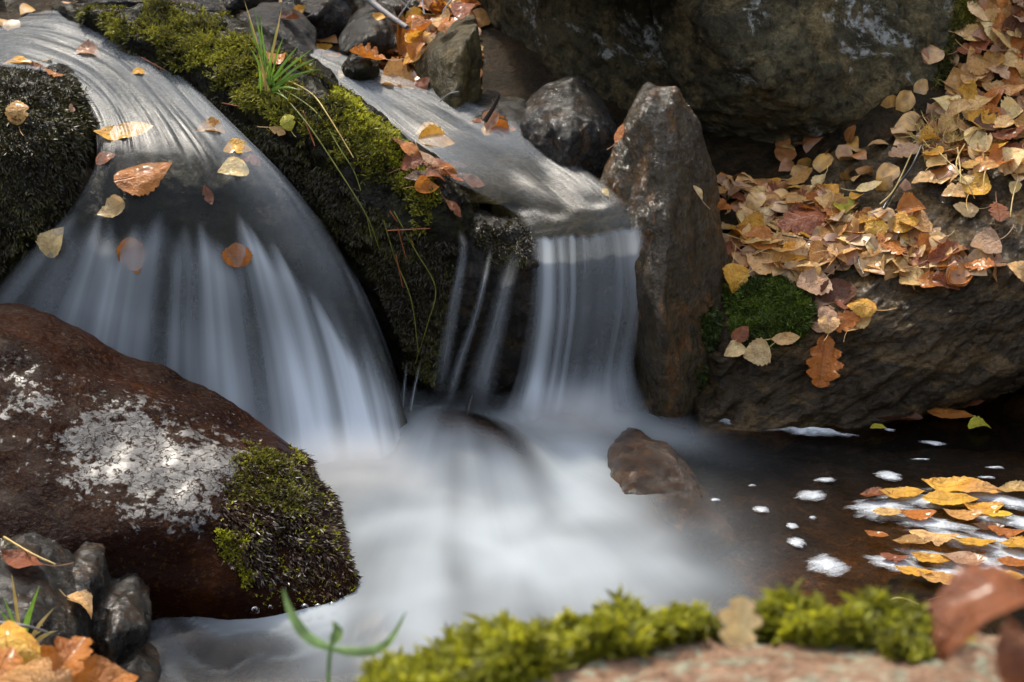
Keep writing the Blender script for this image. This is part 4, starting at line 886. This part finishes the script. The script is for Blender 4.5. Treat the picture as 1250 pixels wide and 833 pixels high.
for x, y, s, a, c, lab in [(1095, 512, .075, 350, 'dark brown', 'dark brown sunken leaf under the slab overhang'), (1160, 508, .070, 335, 'orange brown', 'amber sunken leaf in the shade under the slab'), (1196, 522, .034, 330, 'greenish yellow', 'yellow tip of a leaf in the dark water at the right'), (1072, 524, .024, 10, 'greenish yellow', 'small yellow green leaf floating against the slab'), (1182, 495, .05, 20, 'russet', 'red brown leaf wedged deep under the slab')]:
    place_leaf('oval' if s > .04 else 'birch', x, y, s, a, c, lab, 'leaves in the dark pool', hit=atz(x, y, .006), nrm=(0, 0, 1), tilt=.03, stalk=False)

# ================================================================== FOAM
def foam_mat():
    k = N('foam'); c = k.coord()
    cs = k.coord(scale=(30, 130, 60)); v = k.vor(c, 230, 'F1'); n_ = k.noise(cs, 1, 6, .65, .6); oi = k.n('ObjectInfo')
    ed = k.attr('edge')
    a = k.mr(k.math('ADD', k.math('MULTIPLY', ed, 1.25), k.math('MULTIPLY', k.math('SUBTRACT', n_, .5), 1.5)), .42, 1.25, 0, .85)
    col = k.mix(k.mr(v, .2, .55, 0, .4), (.42, .45, .48), (.20, .22, .24))
    p = k.pri(col, .35, k.bump(v, .25, .003), .5)
    tr = k.n('BsdfTransparent'); m = k.n('MixShader'); k.l(a, m.inputs[0]); k.l(tr.outputs[0], m.inputs[1]); k.l(p, m.inputs[2])
    return k.done(m.outputs[0])
m_foam = foam_mat()
def foam(px, py, rx, ry, ang, label, group, z=.004, h=.0025, bend=0.0):
    """a floating pad : rx, ry half sizes in metres, lying on the pool"""
    nr, na = 10, 48; r = np.linspace(0, 1, nr)[:, None]; th = np.linspace(0, 2 * math.pi, na, endpoint=False)[None, :]
    sd_ = random.random() * 40
    wob = 1 + .22 * pn2(np.cos(th) * 1.6, np.sin(th) * 1.6, sd_) + .1 * pn2(np.cos(th) * 5, np.sin(th) * 5, sd_ + 3)
    x = r * np.cos(th) * wob * rx; y = r * np.sin(th) * wob * ry + bend * (x / rx) ** 2 * rx
    zz = h * (1 - r ** 2.2) * (1 + .5 * pn2(x * 60, y * 60, sd_)) - .001
    V = np.stack([x, y, zz + 0 * x], -1).reshape(-1, 3)
    i = np.arange(nr - 1)[:, None] * na + np.arange(na)[None, :]; j = np.arange(nr - 1)[:, None] * na + (np.arange(na)[None, :] + 1) % na
    Fc = np.stack([i.ravel(), i.ravel() + na, j.ravel() + na, j.ravel()], 1)
    o = link('foam_patch', mesh_np('foam_patch', V, Fc, True, {'edge': np.repeat(1 - np.linspace(0, 1, nr) ** 1.6, na)}), m_foam)
    p = atz(px, py, z); o.location = p; o.rotation_euler = (0, 0, R(ang)); tag(o, label, 'foam', group); return o
GF = 'foam flecks on the dark pool'
for a in [(929, 622, .016, .013, -20, 'bright oval foam fleck in the middle of the dark pool'), (990, 605, .028, .020, 20, 'large grey foam swirl right of the bright oval fleck'), (1007, 586, .019, .010, 5, 'thin foam oval behind the large grey swirl'),
          (1085, 581, .026, .018, -15, 'foam swirl at the left tip of the spinning raft'), (967, 642, .011, .011, 10, 'small round foam ring below the large grey swirl'), (873, 610, .010, .006, 0, 'small white foam dot nearest the amber rock'),
          (972, 662, .020, .016, -50, 'trailing foam wisp below the small ring'), (1010, 690, .034, .040, 30, 'wide thin foam veil near the mossy foreground'), (992, 632, .007, .006, 0, 'tiny foam dot right of the small ring'),
          (918, 593, .008, .004, 10, 'faint tiny foam fleck nearest the slab'), (1140, 541, .026, .008, -12, 'ragged foam scrap in the shade under the slab'), (1085, 525, .012, .005, -10, 'foam sliver against the slab beside a yellow green leaf'),
          (1215, 571, .018, .005, -5, 'thin foam streak above the spinning raft'), (1125, 561, .018, .003, -3, 'hairline foam streak above the foam swirl'), (1205, 583, .016, .005, -5, 'short foam streak touching the top of the raft')]:
    foam(*a[:5], a[5], GF)
foam(990, 531, .070, .013, -7, 'bubbly strip of white foam along the foot of the slab', GF, h=.010)
foam(890, 516, .050, .010, -14, 'thin foam band between the right cascade and the slab', GF, h=.006)
GR = 'foam of the spinning raft of leaves'
RAFT = [(1078, 622, .048, .024, 0, 'rounded white foam lobe at the left tip of the raft'), (1130, 612, .060, .016, -6, 'upper left foam band of the raft'), (1195, 606, .070, .014, -14, 'foam band along the top rim of the raft'), (1235, 614, .050, .014, -20, 'foam at the top right of the raft'),
        (1140, 640, .060, .016, -16, 'foam band through the middle left of the raft'), (1200, 632, .045, .012, -18, 'foam band left of the yellow raft leaf'), (1165, 660, .060, .016, -22, 'broad foam band in the centre of the raft'), (1225, 660, .050, .014, -24, 'foam band at the right of the raft centre'),
        (1095, 690, .046, .015, -24, 'separate foam tongue at the lower left of the raft'), (1150, 685, .055, .016, -24, 'foam band along the lower middle of the raft'), (1205, 692, .060, .020, -24, 'wide foam pad at the lower right of the raft'), (1245, 682, .05, .02, -24, 'foam pad at the right picture edge of the raft'), (1170, 704, .04, .012, -20, 'lowest foam pad at the near rim of the raft'), (1250, 640, .045, .015, -22, 'foam pad at the right edge above the orange raft leaf')]
for a in RAFT: foam(a[0], a[1], a[2] * 1.3, a[3] * 1.7, *a[4:5], a[5], GR, h=.004, z=.003)
GRL = 'leaves of the spinning raft'
for x, y, s, a, c, lab in [(1165, 594, .085, 4, 'golden yellow', 'long golden leaf along the top rim of the raft'), (1100, 604, .060, 20, 'golden yellow', 'golden leaf at the upper left of the raft'), (1068, 606, .040, 20, 'russet', 'dark red leaf behind the left foam lobe'), (1120, 630, .045, 345, 'orange brown', 'orange leaf in the left half of the raft'),
        (1160, 612, .070, 356, 'golden yellow', 'golden leaf just under the top rim of the raft'), (1218, 630, .036, 345, 'yellow', 'bright yellow leaf at the right of the raft'), (1228, 650, .045, 335, 'orange brown', 'orange leaf at the right edge of the raft'), (1190, 664, .052, 338, 'golden yellow', 'golden leaf in the centre of the raft'),
        (1136, 684, .048, 330, 'golden yellow', 'golden leaf in the lower left of the raft'), (1092, 682, .035, 330, 'russet', 'red brown leaf on the lower left foam tongue'), (1150, 708, .060, 335, 'tan', 'tan leaf at the near rim of the raft'), (1222, 706, .055, 335, 'golden yellow', 'golden leaf at the lower right rim of the raft'),
        (1205, 645, .040, 340, 'dark brown', 'dark brown leaf above the golden centre leaf of the raft'), (1070, 655, .030, 320, 'orange brown', 'small orange leaf under the left foam lobe'), (1175, 630, .050, 350, 'tan', 'tan leaf in the upper middle of the raft'), (1240, 600, .05, 350, 'pale tan', 'pale leaf at the top right of the raft'),
        (1195, 600, .06, 0, 'tan', 'tan leaf right of the long golden one on the top rim of the raft'), (1085, 628, .04, 350, 'pale tan', 'pale tan leaf on the left foam lobe of the raft'), (1140, 656, .06, 340, 'pale tan', 'pale tan leaf left of the golden centre leaf of the raft'), (1176, 684, .055, 335, 'pinkish tan', 'pinkish leaf below the golden centre leaf of the raft'),
        (1115, 700, .045, 335, 'golden yellow', 'golden leaf on the near side of the lower left foam tongue'), (1245, 668, .05, 335, 'golden yellow', 'golden leaf cut by the right edge in the raft'), (1200, 622, .05, 350, 'golden yellow', 'golden leaf left of the bright yellow raft leaf'), (1240, 690, .045, 330, 'orange brown', 'orange leaf at the lower right of the raft by the picture edge'), (1110, 664, .04, 335, 'tan', 'tan leaf in the dark gap at the left of the raft')]:
    place_leaf('oval', x, y, s * 1.1, a, c, lab, GRL, hit=atz(x, y, .008), nrm=(0, 0, 1), tilt=.04, stalk=False)
def mist(cx, cy, z, rx, ry, rz, dens, label):
    bm = bmesh.new(); bmesh.ops.create_uvsphere(bm, u_segments=24, v_segments=16, radius=1); me = bpy.data.meshes.new('mist'); bm.to_mesh(me); bm.free()
    k = N('mist'); tc = k.n('TexCoord'); ln = k.n('VectorMath', operation='LENGTH'); k.l(tc.outputs['Object'], ln.inputs[0])
    f = k.mr(ln.outputs['Value'], 0, 1, 1, 0, 'SMOOTHSTEP'); nz = k.noise(tc.outputs['Object'], 2.2, 3, .5)
    dn = k.math('MULTIPLY', k.math('MULTIPLY', f, k.mr(nz, .3, .7, .3, 1.3)), dens)
    v = k.n('VolumeScatter'); v.inputs['Color'].default_value = (.93, .96, 1, 1); k.l(dn, v.inputs['Density']); k.l(v.outputs[0], k.out.inputs['Volume'])
    o = link('mist', me, k.m); o.location = atz(cx, cy, z); o.scale = (rx, ry, rz); tag(o, label, 'mist', kind='stuff')
mist(430, 585, .015, .15, .10, .085, 26, 'soft white mist at the foot of the left fall')
mist(695, 520, .015, .12, .07, .075, 22, 'soft white mist at the foot of the right cascade')
# bubbles by the red boulder
def bubble_mat():
    k = N('bubble'); tr = k.n('BsdfTransparent'); gs = k.n('BsdfGlossy'); gs.inputs['Roughness'].default_value = .05
    fr = k.n('LayerWeight'); fr.inputs[0].default_value = .35; m = k.n('MixShader'); k.l(fr.outputs[1], m.inputs[0]); k.l(tr.outputs[0], m.inputs[1]); k.l(gs.outputs[0], m.inputs[2])
    return k.done(m.outputs[0])
m_bub = bubble_mat(); bub = None
for i, (x, y, r) in enumerate([(372, 742, .0055), (388, 741, .0045), (311, 746, .007), (298, 740, .004), (330, 742, .004), (350, 740, .0035), (405, 738, .0035), (282, 744, .003)]):
    if bub is None:
        bm = bmesh.new(); bmesh.ops.create_uvsphere(bm, u_segments=20, v_segments=12, radius=1)
        bmesh.ops.delete(bm, geom=[v for v in bm.verts if v.co.z < -.2], context='VERTS')
        for f in bm.faces: f.smooth = True
        bub = bpy.data.meshes.new('bubble'); bm.to_mesh(bub); bm.free(); bub.materials.append(m_bub)
    o = bpy.data.objects.new('bubble', bub); COL.objects.link(o); o.scale = (r, r, r); o.location = atz(x, y, .006)
    tag(o, ['clear bubble, left of the close pair by the red boulder', 'clear bubble, right of the close pair by the red boulder', 'largest clear bubble in the foam at the boulder foot', 'small bubble left of the largest one', 'small bubble right of the largest one', 'small bubble just left of the close pair', 'tiny bubble right of the close pair', 'tiniest bubble at the left end of the row'][i], 'bubble', 'bubbles at the foot of the red boulder')

# ================================================================== GRASS, STEMS, TWIGS
def simple_mat(name, col, rough=.5, trl=0.0, var=.3):
    k = N(name); c = k.coord(); n_ = k.noise(c, 60, 4, .6)
    cc = k.ramp(n_, [(.3, tuple(x * (1 - var) for x in col)), (.7, tuple(min(1, x * (1 + var)) for x in col))])
    p = k.pri(cc, rough, k.bump(n_, .4, .003), .4)
    if trl:
        tl = k.n('BsdfTranslucent'); k.l(cc, tl.inputs[0]); m = k.n('MixShader'); m.inputs[0].default_value = trl; k.l(p, m.inputs[1]); k.l(tl.outputs[0], m.inputs[2]); p = m.outputs[0]
    return k.done(p)
m_grass = simple_mat('grass', (.12, .22, .03), .4, .4); m_straw = simple_mat('straw', (.42, .30, .10), .5, .2); m_stem = simple_mat('olive_stem', (.14, .14, .02), .5, .2)
m_needle = simple_mat('red_needle', (.22, .06, .02), .5); m_bark = simple_mat('grey_bark', (.16, .145, .14), .7); m_blk = simple_mat('wet_bark', (.018, .013, .010), .3)
def bez(pts, n=14):
    return cr(np.asarray(pts, float), n, 0)
def ribbon(name, pts, wid, mat, parent=None, loc=None, facing=None):
    P = bez(pts, 16); T = np.gradient(P, axis=0); T /= np.linalg.norm(T, axis=1)[:, None] + 1e-9
    vw = CAM - P; vw /= np.linalg.norm(vw, axis=1)[:, None]
    S = np.cross(T, vw + np.array([.35, 0, .35])); S /= np.linalg.norm(S, axis=1)[:, None] + 1e-9; Nn = np.cross(S, T)
    t = np.linspace(0, 1, len(P)); w_ = wid * np.minimum(1, (1 - t) * 2.2 + .04) * np.minimum(1, .55 + t * 2)
    V = np.stack([P - S * w_[:, None], P + Nn * w_[:, None] * .35, P + S * w_[:, None]], 1).reshape(-1, 3)
    if loc is not None: V = V - loc
    return link(name, mesh_np(name, V, grid_faces(len(P), 3)), mat, parent)
def stem(name, pts, r0, r1, mat, label, cat, group=None, parent=None, loc=None):
    P = bez(pts, 6 * len(pts)); V, Fc = tube_vf(P, r0, r1, 6)
    if loc is not None: V = V - loc
    o = link(name, mesh_np(name, V, Fc), mat, parent)
    if parent is None: settle(o, P[0]); tag(o, label, cat, group)
    return o
def surf(px, py, lift=.004, only=None):
    h = cast(px, py, only); return np.array(h[0] + h[1] * lift)
def tuft(base, tips, wid, label, mats, mid_lift=.35, dY=0.0):
    b = np.asarray(base); e = bpy.data.objects.new('grass_tuft', None); COL.objects.link(e); e.location = b; tag(e, label, 'grass')
    for (x, y, f) in tips:
        t = at(x, y, b[1] + f); m = b + (t - b) * .5 + np.array([0, -.004, .25 * np.linalg.norm(t - b) * mid_lift])
        bb = b + np.array([random.gauss(0, .006), random.gauss(0, .006), -.004])
        ribbon('blade', [bb, m, t], wid * random.uniform(.7, 1.2), random.choice(mats), e, b)
tb = surf(328, 112, 0)
tuft(tb, [(298, 0, 0), (303, 22, -.02), (310, 40, .02), (318, 18, -.03), (332, 55, -.03), (344, 8, .01), (346, 45, -.02), (358, 62, .02), (364, 56, .03), (372, 92, -.02), (381, 60, .0), (392, 84, -.03), (314, 75, -.04), (305, 58, -.05), (322, 62, .03), (366, 110, -.05), (352, 122, -.05), (310, 8, .03), (338, 30, .03), (388, 70, .02)], .0016,
     'tuft of fresh green grass growing on the crest of the mossy ridge', [m_grass, m_grass, m_grass, m_straw])
GS = 'grass stems trailing over the ridge'
for pts, lab, m in [([(330, 110), (372, 150), (410, 205), (452, 262), (468, 300)], 'olive grass stem trailing from the tuft down the middle of the ridge', m_stem), ([(335, 108), (385, 140), (420, 190), (440, 225), (458, 285)], 'longer grass stem trailing beside the moss cushion', m_stem),
                    ([(345, 98), (380, 120), (402, 150), (432, 195)], 'curved straw stem arching right from the grass tuft', m_straw), ([(470, 268), (488, 310), (505, 365), (512, 425)], 'olive root dangling down the wet end of the ridge', m_stem), ([(484, 262), (510, 300), (528, 345), (524, 395), (514, 440)], 'second olive root bending back above the plunge pool', m_stem)]:
    stem('trailing_grass', [surf(x, y, .010) for x, y in pts], .0012, .0008, m, lab, 'grass stem', GS)
GN = 'red pine needles on the ridge'
for pts, lab in [([(474, 276), (524, 277)], 'red needle lying level near the end of the ridge'), ([(478, 262), (508, 300)], 'red needle slanting right below the level one'), ([(488, 276), (500, 312)], 'short red needle crossing under the level one'), ([(372, 150), (388, 182)], 'red needle on the ridge flank by the greenish yellow leaf'), ([(366, 142), (381, 176)], 'red needle just left of another on the ridge flank'),
                 ([(175, 68), (204, 82)], 'red needle at the upper edge of the left stream'), ([(278, 127), (300, 133)], 'red needle at the waterline of the ridge'), ([(484, 305), (494, 345)], 'long red needle low on the wet end of the ridge')]:
    stem('pine_needle', [surf(x, y, .009) for x, y in pts], .0010, .0007, m_needle, lab, 'needle', GN)
stem('branch', [at(436, -14, .86), at(455, 4, .84), at(476, 20, .80), at(497, 34, .76)], .006, .0045, m_bark, 'bare grey branch slanting down from the top edge into the leaf pile', 'branch')
GT = 'thin twigs at the top centre'
for pts, lab in [([(508, -8, .8), (496, 8, .79), (486, 22, .78)], 'pale thin twig crossing right of the grey branch'), ([(518, 18, .74), (516, 4, .76), (514, -10, .78)], 'upright pale twig in the leaf pile'), ([(556, -6, .72), (545, 8, .7), (540, 16, .69)], 'short twig at the top of the leaf pile'), ([(482, -6, .85), (492, 4, .84), (503, 14, .83)], 'short dark twig under the pale crossing twig'), ([(316, 14, .9), (340, 8, .88), (362, -4, .86)], 'dark twig lying on the rough rock at the top')]:
    stem('twig', [at(*p) for p in pts], .0017, .001, m_bark, lab, 'twig', GT)
stem('twig', [at(592, 148, .36), at(602, 132, .36), at(609, 118, .36)], .004, .002, m_blk, 'short dark stick poking up at the rim of the upper stream', 'twig')
stem('twig', [at(537, 124, .5), at(548, 115, .49), at(560, 112, .48)], .0012, .0008, m_bark, 'hooked pale twig on the foot of the wedge rock', 'twig')
stem('stick', [atz(571, 508, 0.0), atz(573, 496, .012), atz(577, 482, .026)], .0035, .0015, m_blk, 'small black stick standing in the water between the falls', 'stick')
stem('twig', [surf(1078, 258, .006), surf(1094, 236, .008), surf(1112, 214, .02), surf(1130, 198, .03)], .0026, .0018, m_blk, 'dark forked twig lying on the slab below the slope foot', 'twig')
stem('trailing_grass', [surf(1076, 256, .01), surf(1090, 234, .014), surf(1112, 208, .03)], .0014, .001, m_straw, 'pale straw lying along the dark twig on the slab', 'grass stem')
GD = 'dry stems on the bank slope'
for pts, lab in [([(1158, 190), (1166, 215), (1170, 232)], 'white bent straw above the trio of leaves'), ([(1180, 192), (1174, 215), (1168, 240)], 'straight pale straw over the trio of leaves'), ([(1205, 205), (1198, 225), (1202, 250)], 'hooked white straw on the amber leaf'), ([(1150, 200), (1172, 228), (1186, 244)], 'thin yellow straw crossing the trio of leaves'), ([(1232, 232), (1226, 250), (1220, 268)], 'straw standing on the upright russet oak leaf'), ([(1062, 350), (1050, 330), (1035, 318)], 'dark thin stalk among the leaves right of the moss'), ([(945, 300), (1012, 312), (1020, 330)], 'thin dark leaf stalk across the middle of the bed')]:
    stem('straw', [surf(x, y, .022) for x, y in pts], .0012, .0009, m_straw if 'dark' not in lab else m_blk, lab, 'straw', GD)
# dry grass clump under the boulder corner (stuff)
bs = np.array([surf(random.uniform(1120, 1168), random.uniform(158, 188), 0) for _ in range(80)])
axd = np.tile([.05, -.35, .6], (80, 1)) + np.random.default_rng(5).normal(size=(80, 3)) * .4; axd /= np.linalg.norm(axd, axis=1)[:, None]
og2 = blades('dry_grass', bs, axd, .1, np.full(80, .05), .0014, 2, np.random.default_rng(6).random(80), m_straw, (.1, .6), curl=.8, seed=8); settle(og2); tag(og2, 'dry straw coloured grass under the corner of the huge boulder', 'grass', kind='stuff')
# blurred plants in front
m_sprout = simple_mat('sprout', (.22, .34, .11), .5, .5, .45)
def fore_plant():
    b = atd(402, 860, 1.40); e = bpy.data.objects.new('seedling', None); COL.objects.link(e); e.location = b; tag(e, 'blurred green seedling with two curved blades at the bottom edge', 'plant')
    P = lambda x, y, d=1.40: atd(x, y, d)
    stem('stem', [b, P(401, 820), P(404, 790), P(408, 772)], .0016, .0012, m_sprout, '', '', parent=e, loc=b)
    ribbon('blade', [P(404, 792), P(376, 778), P(356, 750), P(345, 718)], .0036, m_sprout, e, b)
    ribbon('blade', [P(404, 792), P(440, 796), P(472, 786), P(496, 746)], .0031, m_sprout, e, b)
    ribbon('bud', [P(405, 785), P(412, 772), P(406, 758)], .0036, m_sprout, e, b)
fore_plant()
tuft(surf(30, 800, 0), [(14, 700, -.02), (36, 742, -.03), (48, 716, -.02), (4, 728, -.03), (66, 742, .01), (70, 770, -.02), (58, 790, -.03), (0, 745, -.02), (52, 770, -.04)], .0022, 'small green grass tuft growing between the leaves at the lower left', [m_grass, m_grass, m_straw], .5)
stem('trailing_grass', [surf(10, 667, .012), surf(30, 685, .014), surf(56, 700, .02)], .0015, .001, m_straw, 'yellow straw on the russet leaf of the lower left cobble', 'grass stem')
stem('twig', [atd(-5, 760, 2.1), atd(30, 764, 2.1), atd(58, 772, 2.12)], .0018, .0012, m_bark, 'grey twig crossing the lower left cobble', 'twig')
# near leaves, out of focus
NEAR = 'blurred leaves in the lower left corner'
for kind, x, y, d, s, a, c, lab in [('birch', 12, 800, 1.95, .075, 100, 'golden yellow', 'blurred golden leaf in the lower left corner'), ('oak', 70, 822, 1.9, .085, 60, 'orange brown', 'blurred rust brown leaf right of the golden corner leaf'), ('birch', 40, 845, 1.85, .08, 150, 'tan', 'blurred tan leaf at the bottom below the golden corner leaf'), ('birch', 128, 838, 1.95, .06, 20, 'orange brown', 'blurred orange leaf tip at the bottom edge'), ('birch', -5, 830, 1.9, .07, 70, 'orange brown', 'blurred orange leaf cut by the lower left picture edge')]:
    place_leaf(kind, x, y, s, a, c, lab, NEAR, hit=atd(x, y, d), nrm=(.1, -.6, .7), tilt=.15, stalk=False)
place_leaf('lobed', 902, 762, .030, 80, 'cream', 'blurred pale leaf standing in the foreground moss', None, hit=atd(902, 760, 1.27), nrm=(0, -.8, .5), tilt=.05, stalk=False)
def curled():
    n, m = 49, 15; t = np.linspace(0, 1, n)[:, None]; s = np.linspace(-1, 1, m)[None, :]; g = np.random.default_rng(3)
    w_ = .24 * np.sin(math.pi * t ** .85) ** .8 * (1 + .06 * g.normal(size=(n, 1)))
    x = s * w_; y = (t - .5) + 0 * x; r = .30 - .05 * (t - .5); th = y / .30
    q = np.stack([x.ravel() * 6, y.ravel() * 6, 0 * x.ravel() + 4], 1); dz = .03 * pn(q).reshape(x.shape) + .5 * np.abs(x) ** 1.6
    V = np.stack([x, (r + dz) * np.sin(th), (r + dz) * np.cos(th) - .30], -1).reshape(-1, 3)
    me = mesh_np('curled_leaf', V, grid_faces(n, m)); o = link('curled_leaf', me, m_leaf); o.color = (.22, .068, .022, 1)
    a = R(20); Yx = Vector(RGT) * math.cos(a) + Vector(FWD) * math.sin(a); Zx = (Vector(UPV) * .97 - Vector(FWD) * .25); Zx = (Zx - Yx * Zx.dot(Yx)).normalized(); Xx = Yx.cross(Zx)
    o.matrix_world = Matrix.Translation(Vector(atd(1238, 722, .98))) @ Matrix((Xx, Yx, Zx)).transposed().to_4x4() @ Matrix.Scale(.100, 4)
    tag(o, 'large blurred brown leaf curled into an arch at the lower right corner', 'leaf')
m_curl = simple_mat('brown_leaf', (.20, .062, .022), .6, .25, .7)
curled()
place_leaf('oval', 1240, 815, .045, 100, 'russet', 'blurred russet leaf inside the arch of the curled leaf', None, hit=atd(1242, 812, 1.02), nrm=(-.3, -.7, .5), tilt=.1, stalk=False)
stem('curved_straw', [at(1062, 741, -.42), at(1075, 737, -.42), at(1098, 730, -.42), at(1122, 738, -.42)], .0016, .001, m_straw, 'yellow curved straw lying on the low rock at the pool rim', 'straw')
# far leaf litter (stuff) : fills the slope and banks under the counted leaves
def litter():
    me0, _ = leaf_mesh('birch', 2); n0 = len(me0.vertices); v0 = np.empty(n0 * 3, np.float32); me0.vertices.foreach_get('co', v0); v0 = v0.reshape(-1, 3)
    v0 = v0.reshape(33, 11, 3)[::4, ::2].reshape(-1, 3); f0 = grid_faces(9, 6); g = np.random.default_rng(9); VV, FF, RR = [], [], []
    pts = []
    while len(pts) < 1500:
        x, y = g.uniform(.42, 1.6), g.uniform(.36, 1.5)
        pts.append((x, y))
    BEDP = [(878, 240), (960, 232), (1060, 262), (1120, 268), (1145, 300), (1215, 330), (1150, 350), (1080, 335), (1030, 320), (985, 338), (892, 335)]
    while len(pts) < 1680:
        hh = cast(g.uniform(876, 1220), g.uniform(228, 352), [slab])
        if hh is not None:
            qx, qy = proj([hh[0]])
            if in_poly(qx, qy, BEDP)[0]: pts.append((hh[0].x, hh[0].y))
    while len(pts) < 2080: pts.append((g.uniform(-.24, -.06), g.uniform(.62, 1.0)))
    while len(pts) < 3580:
        x, y = g.uniform(-1.6, 1.8), g.uniform(.9, 2.4)
        if x < -.2 or x > .5 or y > 1.6: pts.append((x, y))
    b = BVHS[0][1]
    for bo, bb in BVHS:
        if bo is og: b = bb
        if bo is slab: sb = bb
    for x, y in pts:
        h = max((hh for hh in (b.ray_cast(Vector((x, y, 8)), Vector((0, 0, -1))), sb.ray_cast(Vector((x, y, 8)), Vector((0, 0, -1)))) if hh[0] is not None), key=lambda q: q[0].z, default=(None,))
        if h[0] is None: continue
        n = (h[1] + Vector(g.normal(size=3) * .35)).normalized(); a = Vector(g.normal(size=3)); a = (a - n * a.dot(n)).normalized(); s = g.uniform(.03, .05)
        M = np.array(Matrix((a.cross(n), a, n)).transposed()); VV.append(v0 @ M.T * s + np.array(h[0]) + np.array(n) * g.uniform(.001, .012)); FF.append(f0 + 54 * len(FF)); RR.append(np.full(54, g.random()))
    k = N('leaf_litter'); r = k.attr('rnd'); col = k.ramp(r, [(0, PAL['russet']), (.2, PAL['orange brown']), (.4, PAL['tan']), (.6, PAL['pale tan']), (.8, PAL['golden yellow']), (1, PAL['pinkish tan'])])
    c = k.coord(); col = k.mix(k.mr(k.noise(c, 70, 5, .6), .4, .65, 0, .7), col, (.06, .026, .010)); col = k.mix(.5, col, (.09, .045, .018)); m = k.done(k.pri(col, .5, None, .4, .2))
    o = link('leaf_litter', mesh_np('leaf_litter', np.concatenate(VV), np.concatenate(FF), True, {'rnd': np.concatenate(RR)}), m); settle(o); tag(o, 'brown and yellow leaf litter covering the banks behind the rocks', 'leaf litter', kind='stuff')
litter()
